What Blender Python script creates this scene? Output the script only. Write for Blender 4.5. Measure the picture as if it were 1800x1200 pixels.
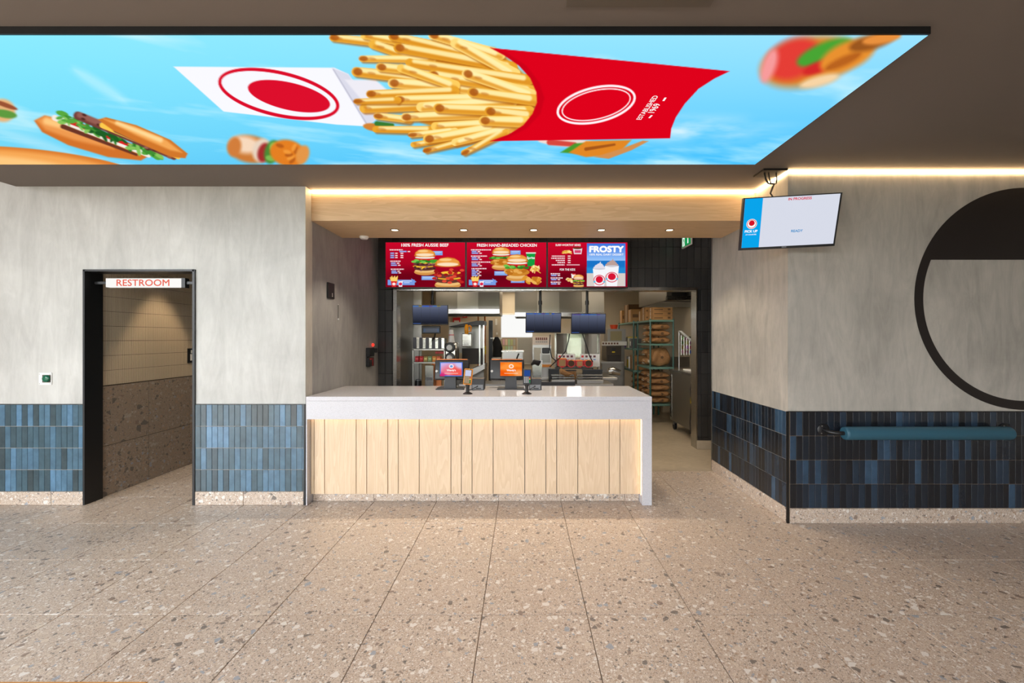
import bpy, bmesh, math, random
import numpy as np
from mathutils import Vector, Matrix

random.seed(7)
for _o in list(bpy.data.objects):
    bpy.data.objects.remove(_o)
SC = bpy.context.scene
COL = SC.collection

# ------------------------------------------------------------------ camera
F_PX, CAM_H, VPX, VPY = 751.0, 1.576, 919.0, 593.0
cam_d = bpy.data.cameras.new('camera')
cam_d.sensor_fit = 'HORIZONTAL'
cam_d.sensor_width = 36.0
cam_d.lens = F_PX / 1800.0 * 36.0
cam_d.shift_x = -(VPX - 900.0) / 1800.0
cam_d.shift_y = (VPY - 600.0) / 1800.0
cam_d.clip_start = 0.05
cam = bpy.data.objects.new('camera', cam_d)
cam.location = (0, 0, CAM_H)
cam.rotation_euler = (math.pi / 2, 0, 0)
COL.objects.link(cam)
SC.camera = cam

# ------------------------------------------------------------------ world, exposure
SC.view_settings.view_transform = 'Standard'
SC.view_settings.look = 'None'
SC.view_settings.gamma = 1.0
SC.view_settings.use_curve_mapping = False
SC.view_settings.exposure = 0.0
world = bpy.data.worlds.new('sky')
SC.world = world
world.use_nodes = True
_bg = world.node_tree.nodes['Background']
_bg.inputs[0].default_value = (0.93, 0.95, 1.0, 1)
_bg.inputs[1].default_value = 22.0

def portal(name, loc, rot, sx, sy):
    l = bpy.data.lights.new(name, 'AREA')
    l.shape = 'RECTANGLE'
    l.size, l.size_y = sx, sy
    l.cycles.is_portal = True
    o = bpy.data.objects.new(name, l)
    o.location, o.rotation_euler = loc, rot
    COL.objects.link(o)

CEIL = 3.0
portal('shopfront_portal', (-2.9, -4.4, 1.7), (math.pi / 2, 0, 0), 8.4, 3.4)      # light goes towards +Y
portal('side_window_portal', (-6.95, -2.1, 1.8), (math.pi / 2, 0, -math.pi / 2), 4.9, 3.5)  # towards +X

# ------------------------------------------------------------------ helpers
def P(x, y, Y):
    return Vector(((x - VPX) / F_PX * Y, Y, CAM_H + (VPY - y) / F_PX * Y))
def PX(x, Y): return (x - VPX) / F_PX * Y
def PZ(y, Y): return CAM_H + (VPY - y) / F_PX * Y

def lin(c):
    c = np.asarray(c, float) / 255.0
    return np.where(c <= 0.04045, c / 12.92, ((c + 0.055) / 1.055) ** 2.4)

class MB:
    """collects shapes into one mesh"""
    def __init__(self):
        self.bm = bmesh.new()
    def box(self, x0, x1, y0, y1, z0, z1, bevel=0.0, seg=1, M=None):
        r = bmesh.ops.create_cube(self.bm, size=1.0)
        vs = r['verts']
        for v in vs:
            v.co = Vector((x0 + (v.co.x + .5) * (x1 - x0), y0 + (v.co.y + .5) * (y1 - y0), z0 + (v.co.z + .5) * (z1 - z0)))
        if bevel > 0:
            es = list({e for v in vs for e in v.link_edges})
            rr = bmesh.ops.bevel(self.bm, geom=es, offset=bevel, segments=seg, affect='EDGES', profile=.5)
            vs = list({v for f in rr['faces'] for v in f.verts} | {v for v in vs if v.is_valid})
        if M is not None:
            for v in vs: v.co = M @ v.co
        return self
    def tube(self, pts, r, n=8, cap=True, radii=None):
        pts = [Vector(p) for p in pts]
        rings = []
        up = Vector((0, 0, 1))
        prevx = None
        for i, p in enumerate(pts):
            if i == 0: d = pts[1] - pts[0]
            elif i == len(pts) - 1: d = pts[-1] - pts[-2]
            else: d = (pts[i + 1] - pts[i - 1])
            d.normalize()
            if prevx is None:
                a = up if abs(d.z) < .9 else Vector((1, 0, 0))
                x = d.cross(a).normalized()
            else:
                x = (prevx - d * prevx.dot(d)).normalized()
            prevx = x
            y = d.cross(x)
            rr = radii[i] if radii else r
            rings.append([self.bm.verts.new(p + (x * math.cos(2 * math.pi * k / n) + y * math.sin(2 * math.pi * k / n)) * rr) for k in range(n)])
        for a, b in zip(rings, rings[1:]):
            for k in range(n):
                self.bm.faces.new((a[k], a[(k + 1) % n], b[(k + 1) % n], b[k]))
        if cap:
            self.bm.faces.new(list(reversed(rings[0])))
            self.bm.faces.new(rings[-1])
        return self
    def lathe(self, prof, c=(0, 0, 0), n=20, axis='Z', M=None):
        """prof: list of (r, h)"""
        rings = []
        allv = []
        for r, h in prof:
            ring = []
            for k in range(n):
                a = 2 * math.pi * k / n
                if axis == 'Z': co = Vector((r * math.cos(a), r * math.sin(a), h))
                elif axis == 'Y': co = Vector((r * math.cos(a), h, r * math.sin(a)))
                else: co = Vector((h, r * math.cos(a), r * math.sin(a)))
                co += Vector(c)
                if M is not None: co = M @ co
                ring.append(self.bm.verts.new(co))
            rings.append(ring)
        for a, b in zip(rings, rings[1:]):
            for k in range(n):
                self.bm.faces.new((a[k], a[(k + 1) % n], b[(k + 1) % n], b[k]))
        self.bm.faces.new(list(reversed(rings[0])))
        self.bm.faces.new(rings[-1])
        return self
    def prism(self, pts, d):
        """polygon pts (3D) extruded by vector d"""
        d = Vector(d)
        a = [self.bm.verts.new(Vector(p)) for p in pts]
        b = [self.bm.verts.new(Vector(p) + d) for p in pts]
        n = len(a)
        self.bm.faces.new(a)
        self.bm.faces.new(list(reversed(b)))
        for k in range(n):
            self.bm.faces.new((a[k], b[k], b[(k + 1) % n], a[(k + 1) % n]))
        return self
    def quad(self, *pts):
        self.bm.faces.new([self.bm.verts.new(Vector(p)) for p in pts])
        return self
    def mesh(self, name, smooth=False):
        bmesh.ops.recalc_face_normals(self.bm, faces=self.bm.faces)
        me = bpy.data.meshes.new(name)
        self.bm.to_mesh(me)
        self.bm.free()
        if smooth:
            me.polygons.foreach_set('use_smooth', [True] * len(me.polygons))
            try: me.set_sharp_from_angle(angle=math.radians(40))
            except Exception: pass
        return me
    def build(self, name, mat, parent=None, smooth=False, **kw):
        return link(name, self.mesh(name, smooth), mat, parent, **kw)

def link(name, me, mat, parent=None, label=None, cat=None, group=None, kind=None):
    o = bpy.data.objects.new(name, me)
    COL.objects.link(o)
    if mat is not None:
        me.materials.clear()
        me.materials.append(mat)
    attach(o, parent)
    return tag(o, label, cat, group, kind)

def attach(o, parent):
    if parent is not None:
        o.parent = parent
        o.matrix_parent_inverse = parent_world(parent).inverted()

def parent_world(p):
    m = Matrix.LocRotScale(p.location, p.rotation_euler, p.scale)
    if p.parent is not None:
        m = parent_world(p.parent) @ p.matrix_parent_inverse @ m
    return m

def tag(o, label=None, cat=None, group=None, kind=None):
    if label: o['label'] = label
    if cat: o['category'] = cat
    if group: o['group'] = group
    if kind: o['kind'] = kind
    return o

def thing(name, label, cat, loc=(0, 0, 0), group=None):
    o = bpy.data.objects.new(name, None)
    o.empty_display_size = .1
    o.location = loc
    COL.objects.link(o)
    return tag(o, label, cat, group)

def inst(name, me, parent=None, loc=(0, 0, 0), rot=(0, 0, 0), scale=(1, 1, 1)):
    o = bpy.data.objects.new(name, me)
    o.location, o.rotation_euler, o.scale = loc, rot, scale
    COL.objects.link(o)
    attach(o, parent)
    return o

def copy_tree(root, delta, label=None, group=None):
    def rec(o, parent):
        c = o.copy()
        COL.objects.link(c)
        c.parent = parent
        for ch in o.children: rec(ch, c)
        return c
    r = rec(root, None)
    r.location = root.location + Vector(delta)
    if label: r['label'] = label
    if group: r['group'] = group
    return r

# ------------------------------------------------------------------ materials
def mat(name, color=(.5, .5, .5), rough=.5, metal=0., emit=None, estr=0., spec=.5, coat=0.):
    m = bpy.data.materials.new(name)
    m.use_nodes = True
    b = m.node_tree.nodes['Principled BSDF']
    b.inputs['Base Color'].default_value = (*color, 1)
    b.inputs['Roughness'].default_value = rough
    b.inputs['Metallic'].default_value = metal
    b.inputs['Specular IOR Level'].default_value = spec
    b.inputs['Coat Weight'].default_value = coat
    if emit is not None:
        b.inputs['Emission Color'].default_value = (*emit, 1)
        b.inputs['Emission Strength'].default_value = estr
    return m
def smat(name, rgb, rough=.5, metal=0., **k):
    return mat(name, tuple(lin(rgb)), rough, metal, **k)
def emat(name, rgb, s=1.0):
    m = bpy.data.materials.new(name)
    m.use_nodes = True
    nt = m.node_tree
    nt.nodes.clear()
    e = nt.nodes.new('ShaderNodeEmission')
    e.inputs[0].default_value = (*lin(rgb), 1)
    e.inputs[1].default_value = s
    o = nt.nodes.new('ShaderNodeOutputMaterial')
    nt.links.new(e.outputs[0], o.inputs[0])
    return m

class NT:
    def __init__(self, m):
        self.m, self.t = m, m.node_tree
        self.b = m.node_tree.nodes['Principled BSDF']
    def n(self, typ, **kw):
        nd = self.t.nodes.new(typ)
        for k, v in kw.items():
            if k.startswith('i_'):
                nd.inputs[k[2:].replace('_', ' ')].default_value = v
            else: setattr(nd, k, v)
        return nd
    def l(self, a, b): self.t.links.new(a, b)
    def ramp(self, fac, stops, interp='LINEAR'):
        r = self.n('ShaderNodeValToRGB')
        r.color_ramp.interpolation = interp
        el = r.color_ramp.elements
        while len(el) < len(stops): el.new(.5)
        for e, (p, c) in zip(el, stops):
            e.position = p
            e.color = (*c, 1) if len(c) == 3 else c
        if fac is not None: self.l(fac, r.inputs[0])
        return r.outputs[0]
    def mix(self, fac, a, b, blend='MIX'):
        x = self.n('ShaderNodeMix', data_type='RGBA', blend_type=blend)
        for sock, v in ((x.inputs[0], fac), (x.inputs[6], a), (x.inputs[7], b)):
            if hasattr(v, 'is_linked'): self.l(v, sock)
            elif isinstance(v, (int, float)): sock.default_value = v
            else: sock.default_value = (*v, 1)
        return x.outputs[2]
    def math(self, op, a, b=0., clamp=False):
        x = self.n('ShaderNodeMath', operation=op, use_clamp=clamp)
        for sock, v in ((x.inputs[0], a), (x.inputs[1], b)):
            if hasattr(v, 'is_linked'): self.l(v, sock)
            else: sock.default_value = v
        return x.outputs[0]
    def coord(self, scale=(1, 1, 1), rand=0.0, kind='Object'):
        tc = self.n('ShaderNodeTexCoord')
        src = tc.outputs[kind]
        if kind == 'World':
            pass
        mp = self.n('ShaderNodeMapping')
        mp.inputs['Scale'].default_value = scale
        if rand:
            oi = self.n('ShaderNodeObjectInfo')
            mu = self.n('ShaderNodeVectorMath', operation='MULTIPLY_ADD')
            cb = self.n('ShaderNodeCombineXYZ')
            r = oi.outputs['Random']
            self.l(r, cb.inputs[0]); self.l(self.math('MULTIPLY', r, 7.13), cb.inputs[1]); self.l(self.math('MULTIPLY', r, 3.7), cb.inputs[2])
            self.l(cb.outputs[0], mu.inputs[0])
            mu.inputs[1].default_value = (rand, rand, rand)
            self.l(src, mu.inputs[2])
            src = mu.outputs[0]
        self.l(src, mp.inputs[0])
        return mp.outputs[0]
    def noise(self, vec, scale, detail=4, rough=.55, dist=0.):
        x = self.n('ShaderNodeTexNoise')
        x.inputs['Scale'].default_value = scale
        x.inputs['Detail'].default_value = detail
        x.inputs['Roughness'].default_value = rough
        x.inputs['Distortion'].default_value = dist
        self.l(vec, x.inputs['Vector'])
        return x
    def bump(self, h, strength=.2, dist=.01):
        x = self.n('ShaderNodeBump')
        x.inputs['Strength'].default_value = strength
        x.inputs['Distance'].default_value = dist
        self.l(h, x.inputs['Height'])
        self.l(x.outputs[0], self.b.inputs['Normal'])

def terrazzo(name, base_a, base_b, rough=.33, rand=3.0, chip=1.0, pale=1.0):
    m = mat(name, (.5, .4, .3), rough)
    N = NT(m)
    v = N.coord((1, 1, 1), rand)
    dn = N.noise(v, 55, 2)
    dv = N.n('ShaderNodeVectorMath', operation='MULTIPLY_ADD')
    N.l(dn.outputs['Color'], dv.inputs[0]); dv.inputs[1].default_value = (.008, .008, .008); N.l(v, dv.inputs[2])
    base = N.mix(N.noise(v, 3, 3).outputs[0], base_a, base_b)
    g = N.noise(v, 210, 3, .75)
    base = N.mix(N.ramp(g.outputs[0], [(.34, (0, 0, 0)), (.66, (1, 1, 1))]), N.mix(.5, base, (.10, .075, .055)), N.mix(.42 * pale, base, (.72, .64, .55)))
    col = base
    W, D, B, T, S = (.74, .70, .65), (.11, .095, .085), (.36, .24, .16), (.60, .50, .40), (.27, .31, .37)
    if pale < .6: W, T = (.38, .33, .28), (.30, .22, .16)
    for sc, keep, pal in (
        (165, .45, [(0, D), (.22, B), (.48, W), (.72, T), (.88, (.22, .16, .12))]),
        (74, .27, [(0, W), (.34, D), (.52, B), (.68, T), (.90, S)]),
        (34, .14, [(0, W), (.40, D), (.58, S), (.70, T), (.88, (.20, .14, .11))])):
        vc = N.n('ShaderNodeTexVoronoi', feature='F1', voronoi_dimensions='3D')
        ve = N.n('ShaderNodeTexVoronoi', feature='DISTANCE_TO_EDGE', voronoi_dimensions='3D')
        for q in (vc, ve):
            q.inputs['Scale'].default_value = sc * chip
            N.l(dv.outputs[0], q.inputs['Vector'])
        sp = N.n('ShaderNodeSeparateColor')
        N.l(vc.outputs['Color'], sp.inputs[0])
        inside = N.math('GREATER_THAN', ve.outputs['Distance'], N.math('MULTIPLY', sp.outputs[1], .30))
        on = N.math('LESS_THAN', sp.outputs[0], keep)
        mask = N.math('MULTIPLY', inside, on)
        pc = N.ramp(sp.outputs[2], pal, 'CONSTANT')
        col = N.mix(N.math('MULTIPLY', mask, .82), col, pc)
    N.l(col, N.b.inputs['Base Color'])
    return m

def wood(name, a, b, axis='Z', rand=4.0, rough=.45, scale=1.0):
    m = mat(name, a, rough)
    N = NT(m)
    s = {'Z': (14, 14, 1.1), 'X': (1.1, 14, 14), 'Y': (14, 1.1, 14)}[axis]
    v = N.coord(tuple(k * scale for k in s), rand)
    big = N.noise(v, .55, 3, .5, .4)
    # growth rings: contour lines of a slow noise field
    rings = N.math('FRACT', N.math('MULTIPLY', big.outputs[0], 13.0))
    rr = N.ramp(rings, [(0, (1, 1, 1)), (.55, (.35, .35, .35)), (.9, (0, 0, 0)), (1, (1, 1, 1))])
    fine = N.noise(v, 9.0, 4, .7)
    f = N.math('ADD', N.math('MULTIPLY', rr, .5), N.math('MULTIPLY', fine.outputs[0], .5))
    col = N.mix(f, b, a)
    N.l(col, N.b.inputs['Base Color'])
    N.bump(fine.outputs[0], .08, .002)
    return m

def plaster(name, a, b, rough=.55):
    m = mat(name, a, rough)
    N = NT(m)
    v = N.coord((1, 1, 1))
    w = N.noise(v, 1.3, 5, .6, .6)
    st = N.noise(N.coord((2.2, 2.2, .5)), 2.6, 6, .65, 1.6)
    fi = N.noise(N.coord((1, 1, .25)), 22, 4, .6, .8)
    f = N.math('ADD', N.math('MULTIPLY', w.outputs[0], .45), N.math('ADD', N.math('MULTIPLY', st.outputs[0], .4), N.math('MULTIPLY', fi.outputs[0], .15)))
    fac = N.ramp(f, [(.36, (0, 0, 0)), (.64, (1, 1, 1))])
    N.l(N.mix(fac, b, a), N.b.inputs['Base Color'])
    N.bump(f, .12, .01)
    return m

def glazed(name, stops, rough=.16, grain=(5, 5, 5), bumps=.25):
    m = mat(name, (.1, .1, .1), rough)
    N = NT(m)
    oi = N.n('ShaderNodeObjectInfo')
    c = N.ramp(oi.outputs['Random'], stops)
    v = N.coord((1, 1, 1), 5)
    nz = N.noise(v, 9, 4, .6, .3)
    c2 = N.mix(N.ramp(nz.outputs[0], [(.3, (0, 0, 0)), (.7, (1, 1, 1))]), N.mix(.35, c, (.01, .014, .02)), c)
    N.l(c2, N.b.inputs['Base Color'])
    N.bump(nz.outputs[0], bumps, .006)
    return m

def steel(name, col=(.38, .365, .34), rough=.36, brush=(1, 1, 40)):
    m = mat(name, col, rough, 1.0)
    N = NT(m)
    nz = N.noise(N.coord(brush), 12, 3, .6)
    r = N.n('ShaderNodeMapRange')
    r.inputs['To Min'].default_value = rough - .08
    r.inputs['To Max'].default_value = rough + .12
    N.l(nz.outputs[0], r.inputs['Value'])
    N.l(r.outputs[0], N.b.inputs['Roughness'])
    return m

M = {}
M['floor_tile'] = terrazzo('terrazzo_floor', (.56, .425, .33), (.63, .49, .385), .36)
M['wall_terrazzo'] = terrazzo('terrazzo_wall', (.30, .225, .165), (.34, .255, .19), .4, chip=.5, pale=.3)
M['grout'] = smat('grout', (120, 104, 88), .9)
M['grout_light'] = smat('grout_light', (176, 170, 160), .9)
M['grout_dark'] = smat('grout_dark', (16, 16, 16), .9)
M['plaster'] = plaster('grey_plaster', tuple(lin((202, 200, 195))), tuple(lin((170, 168, 163))))
M['plaster_right'] = plaster('shaded_warm_plaster', tuple(lin((190, 184, 174))), tuple(lin((150, 146, 138))))  # same plaster on the dimmer right side, its shade put into a darker colour
M['plaster_dim'] = plaster('shaded_grey_plaster', tuple(lin((172, 172, 172))), tuple(lin((136, 137, 138))))  # darker copy of the plaster: the alcove's shade is in the base colour
M['ceiling'] = smat('ceiling_paint', (112, 102, 93), .85)
M['lit_blue_tile'] = glazed('lit_blue_glaze', [(0, lin((62, 74, 78))), (.25, lin((68, 90, 100))), (.5, lin((74, 100, 114))), (.8, lin((84, 116, 138))), (1, lin((98, 136, 166)))])  # left tiles: the brighter light there is put into the glaze colour
M['shaded_blue_tile'] = glazed('shaded_blue_glaze', [(0, lin((25, 25, 27))), (.3, lin((30, 33, 39))), (.65, lin((34, 42, 52))), (.9, lin((42, 58, 75))), (1, lin((58, 84, 108)))])  # same blue tile on the right, shade put into a darker glaze colour
M['black_tile'] = glazed('black_glaze', [(0, lin((50, 48, 47))), (.5, lin((57, 55, 53))), (1, lin((65, 63, 61)))], .35, bumps=.08)
M['finger_tile'] = smat('finger_tile', (196, 178, 154), .35)
M['steel_frame'] = smat('black_steel', (14, 14, 15), .4)
M['oak'] = wood('pale_oak_vertical', tuple(lin((222, 199, 170))), tuple(lin((202, 174, 142))), 'Z')
M['oak_h'] = wood('pale_oak_horizontal', tuple(lin((222, 190, 150))), tuple(lin((198, 163, 122))), 'X', 0)
M['quartz'] = smat('white_quartz', (196, 195, 199), .1)
N = NT(M['quartz']); _v = N.coord(); N.l(N.mix(N.ramp(N.noise(_v, 220, 2, .7).outputs[0], [(.36, (1, 1, 1)), (.46, (0, 0, 0))]), lin((196, 195, 200)), lin((168, 168, 172))), N.b.inputs['Base Color'])
M['steel'] = steel('stainless_steel')
M['steel_dark'] = steel('dark_stainless', (.22, .205, .185), .34)  # stainless with a darker base colour
M['steel_mirror'] = steel('polished_stainless', (.47, .455, .43), .22)
M['black'] = smat('black_plastic', (22, 22, 24), .42)
M['black_soft'] = smat('charcoal_plastic', (44, 46, 50), .5)
M['grey_plastic'] = smat('grey_plastic', (120, 122, 126), .5)
M['white_plastic'] = smat('white_plastic', (232, 230, 226), .4)
M['concrete'] = plaster('kitchen_concrete', tuple(lin((186, 172, 150))), tuple(lin((158, 145, 124))), .45)
M['kwall'] = smat('kitchen_white', (196, 184, 164), .5)
M['cardboard'] = smat('cardboard', (158, 116, 70), .8)
M['cardboard_dark'] = smat('cardboard_print', (96, 68, 40), .8)
M['paper'] = smat('kraft_paper', (150, 106, 62), .75)
N = NT(M['paper']); _v = N.coord((1, 1, 1), 3); _n = N.noise(_v, 14, 4, .6, .6); N.l(N.mix(_n.outputs[0], lin((128, 88, 50)), lin((172, 126, 78))), N.b.inputs['Base Color']); N.bump(_n.outputs[0], .6, .03)
M['tape'] = smat('clear_tape', (200, 190, 172), .3)
M['rack_green'] = smat('green_epoxy', (28, 78, 68), .35)
M['rack_shelf'] = smat('green_shelf', (98, 132, 120), .4)
M['red'] = smat('red_print', (206, 26, 34), .45)
M['orange'] = smat('orange_enamel', (226, 140, 28), .35)
M['yellow'] = smat('yellow_plastic', (226, 196, 30), .4)
M['teal'] = smat('teal_foam', (42, 86, 104), .55)
M['led'] = emat('warm_led', (255, 214, 158), 26.0)
M['led_counter'] = emat('counter_led', (255, 204, 140), 6.0)
M['lamp'] = emat('lamp_disc', (255, 226, 180), 5.0)
M['panel_lamp'] = emat('panel_lamp', (255, 236, 206), 15.0)
M['emblem'] = smat('mural_black', (30, 24, 22), .5)
M['white_e'] = emat('screen_white', (255, 255, 255), 1.0)
M['dark_glass'] = mat('monitor_glass', (.012, .013, .018), .12)
M['table_edge'] = wood('orange_oak', tuple(lin((222, 158, 70))), tuple(lin((196, 130, 52))), 'X', 0)
M['glow_red'] = emat('indicator_red', (255, 40, 30), 3.0)
M['green_exit'] = emat('exit_green', (20, 150, 78), .9)
M['exit_white'] = emat('exit_white', (240, 250, 244), 1.0)
M['window_glow'] = emat('blind_daylight', (250, 250, 248), 1.0)
M['copper'] = mat('copper', tuple(lin((190, 116, 70))), .35, .8)

def vcol_mat(name, strength=1.0):
    m = bpy.data.materials.new(name)
    m.use_nodes = True
    nt = m.node_tree
    nt.nodes.clear()
    a = nt.nodes.new('ShaderNodeAttribute'); a.attribute_name = 'picture'
    e = nt.nodes.new('ShaderNodeEmission'); e.inputs[1].default_value = strength
    o = nt.nodes.new('ShaderNodeOutputMaterial')
    nt.links.new(a.outputs['Color'], e.inputs[0]); nt.links.new(e.outputs[0], o.inputs[0])
    return m

# ------------------------------------------------------------------ picture painter (screen contents)
class Paint:
    def __init__(self, px, py, base):
        self.x, self.y = px, py
        self.c = np.empty((px.size, 3)); self.c[:] = base
    def _sel(self, x0, x1, y0, y1):
        return np.nonzero((self.x > x0) & (self.x < x1) & (self.y > y0) & (self.y < y1))[0]
    def _put(self, idx, a, col):
        a = a[:, None]
        self.c[idx] = self.c[idx] * (1 - a) + np.asarray(col, float) * a
    @staticmethod
    def _edge(d, soft):
        t = np.clip(.5 - d / max(soft, 1e-6), 0, 1)
        return t * t * (3 - 2 * t)
    def ell(self, cx, cy, rx, ry, ang, col, soft=1.2, alpha=1., ring=None):
        R = max(rx, ry) + soft * 2
        i = self._sel(cx - R, cx + R, cy - R, cy + R)
        if not len(i): return
        a = math.radians(ang); dx, dy = self.x[i] - cx, self.y[i] - cy
        u = (dx * math.cos(a) + dy * math.sin(a)) / rx; v = (-dx * math.sin(a) + dy * math.cos(a)) / ry
        r = np.sqrt(u * u + v * v) + 1e-9
        # distance estimate: (r-1)*r/|grad|
        g = np.sqrt((u / rx) ** 2 + (v / ry) ** 2) / r + 1e-9
        d = (r - 1) / g
        if ring: d = np.abs(d + ring / 2) - ring / 2
        self._put(i, self._edge(d, soft) * alpha, col)
    def cap(self, x0, y0, x1, y1, r0, r1, col, soft=1.2, alpha=1.):
        R = max(r0, r1) + soft * 2
        i = self._sel(min(x0, x1) - R, max(x0, x1) + R, min(y0, y1) - R, max(y0, y1) + R)
        if not len(i): return
        dx, dy = x1 - x0, y1 - y0
        L = dx * dx + dy * dy + 1e-9
        t = np.clip(((self.x[i] - x0) * dx + (self.y[i] - y0) * dy) / L, 0, 1)
        d = np.hypot(self.x[i] - x0 - t * dx, self.y[i] - y0 - t * dy) - (r0 + (r1 - r0) * t)
        self._put(i, self._edge(d, soft) * alpha, col)
    def poly(self, pts, col, soft=1.2, alpha=1.):
        pts = np.asarray(pts, float)
        R = soft * 2
        i = self._sel(pts[:, 0].min() - R, pts[:, 0].max() + R, pts[:, 1].min() - R, pts[:, 1].max() + R)
        if not len(i): return
        X, Y = self.x[i], self.y[i]
        d = np.full(len(i), 1e9); ins = np.zeros(len(i), bool)
        for (ax, ay), (bx, by) in zip(pts, np.roll(pts, -1, 0)):
            ex, ey = bx - ax, by - ay
            t = np.clip(((X - ax) * ex + (Y - ay) * ey) / (ex * ex + ey * ey + 1e-9), 0, 1)
            d = np.minimum(d, np.hypot(X - ax - t * ex, Y - ay - t * ey))
            c = (ay > Y) != (by > Y)
            if by != ay: ins ^= c & (X < (bx - ax) * (Y - ay) / (by - ay) + ax)
        d = np.where(ins, -d, d)
        self._put(i, self._edge(d, soft) * alpha, col)
    def rect(self, x0, y0, x1, y1, col, soft=.8, alpha=1.):
        self.poly([(x0, y0), (x1, y0), (x1, y1), (x0, y1)], col, soft, alpha)

def vnoise(x, y, seed):
    r = np.random.RandomState(seed); T = r.rand(64, 64)
    xi, yi = np.floor(x).astype(int), np.floor(y).astype(int)
    fx, fy = x - xi, y - yi
    fx, fy = fx * fx * (3 - 2 * fx), fy * fy * (3 - 2 * fy)
    g = lambda a, b: T[a % 64, b % 64]
    return (g(xi, yi) * (1 - fx) + g(xi + 1, yi) * fx) * (1 - fy) + (g(xi, yi + 1) * (1 - fx) + g(xi + 1, yi + 1) * fx) * fy
def fbm(x, y, seed, o=4):
    s = 0
    for k in range(o): s = s + vnoise(x * 2 ** k, y * 2 ** k, seed + k) * .5 ** (k + 1)
    return s

def grid_mesh(name, V, nu, nv, colors):
    me = bpy.data.meshes.new(name)
    idx = np.arange(nu * nv).reshape(nv, nu)
    q = np.stack([idx[:-1, :-1], idx[:-1, 1:], idx[1:, 1:], idx[1:, :-1]], -1).reshape(-1, 4)
    me.vertices.add(nu * nv); me.vertices.foreach_set('co', V.astype(np.float32).ravel())
    me.loops.add(q.size); me.loops.foreach_set('vertex_index', q.ravel().astype(np.int32))
    me.polygons.add(len(q)); me.polygons.foreach_set('loop_start', (np.arange(len(q)) * 4).astype(np.int32))
    me.update(calc_edges=True)
    at = me.color_attributes.new('picture', 'FLOAT_COLOR', 'POINT')
    c = np.ones((nu * nv, 4), np.float32); c[:, :3] = lin(np.clip(colors, 0, 255))
    at.data.foreach_set('color', c.ravel())
    return me

def text_geo(body, bold=0.0, space=1.0):
    cu = bpy.data.curves.new('txt', 'FONT')
    cu.body = body; cu.size = 1.0; cu.offset = 0.0; cu.resolution_u = 3; cu.space_character = space
    o = bpy.data.objects.new('txt', cu); COL.objects.link(o)
    bpy.context.view_layer.update()
    me = bpy.data.meshes.new_from_object(o.evaluated_get(bpy.context.evaluated_depsgraph_get()))
    v = np.array([tuple(p.co) for p in me.vertices])[:, :2]
    f = [tuple(p.vertices) for p in me.polygons]
    bpy.data.objects.remove(o); bpy.data.meshes.remove(me)
    if bold > 0:
        n0 = len(v)
        sh = [(0, 0), (bold, 0), (-bold, 0), (bold * .5, bold), (-bold * .5, -bold), (-bold * .5, bold), (bold * .5, -bold)]
        f = [tuple(i + k * n0 for i in q) for k in range(len(sh)) for q in f]
        v = np.concatenate([v + np.array(d) for d in sh])
    v -= v.min(0)
    return v, f
def text(body, origin, right, up, width, material, parent, bold=.01, height=None, space=1.0, name='lettering', center=True, slant=0.):
    """lettering of the given width; origin is the middle of its baseline"""
    v, f = text_geo(body, bold, space)
    w, h = v.max(0)
    s = width / w
    sy = (height / h) if height else s
    x = (v[:, 0] - (w / 2 if center else 0)) * s + slant * v[:, 1] * sy
    y = v[:, 1] * sy
    o_, r_, u_ = np.array(origin), np.array(Vector(right).normalized()), np.array(Vector(up).normalized())
    V = o_ + x[:, None] * r_ + y[:, None] * u_
    me = bpy.data.meshes.new(name)
    me.from_pydata([tuple(p) for p in V], [], f)
    return link(name, me, material, parent)

# ================================================================== THE SHELL
YL, YR = 4.03, 3.636          # planes of the left and right shop walls
XA, XB = -2.05, 2.256         # sides of the service recess
YK = 6.06                     # black tiled wall behind the counter
FLOOR_END = 5.04
TW = .598                     # floor tile pitch
G = .0022                     # half joint

# ---- floor of terrazzo tiles
fl = MB().box(-7.2, 7.2, -4.6, FLOOR_END, -.12, -.006).build('floor', M['grout'], kind='structure')
tag(fl, 'speckled tan terrazzo tile floor')
ftile = MB().box(-TW / 2 + G, TW / 2 - G, -TW / 2 + G, TW / 2 - G, -.012, 0, .0015).mesh('floor_tile')
ftile.materials.append(M['floor_tile'])
X0, Y0 = -.232, 2.43
rest = MB()
nt_ = 0
for j in range(-12, 5):
    for i in range(-12, 13):
        x0, y0 = X0 + i * TW, Y0 + j * TW
        x1, y1 = x0 + TW, min(y0 + TW, FLOOR_END)
        if x1 < -7.2 or x0 > 7.2 or y0 < -4.6: continue
        vis = y1 > 1.6 and abs((x0 + x1) / 2) < 1.35 * y1 + .6 and not (x0 > XB and y0 > YR) and not (x1 < XA and y0 > YL and (x1 < -4.2 or x0 > -3.0))
        if vis:
            if y1 - y0 > TW - .01:
                inst('floor_tile', ftile, fl, ((x0 + x1) / 2, (y0 + y1) / 2, 0))
            else:
                MB().box(x0 + G, x1 - G, y0 + G, y1 - G, -.012, 0, .0015).build('floor_tile', M['floor_tile'], fl)
            nt_ += 1
        else:
            rest.box(x0 + G, x1 - G, y0 + G, y1 - G, -.012, 0)
rest.build('floor_tiles_beyond', M['floor_tile'], fl, kind='stuff')

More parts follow.
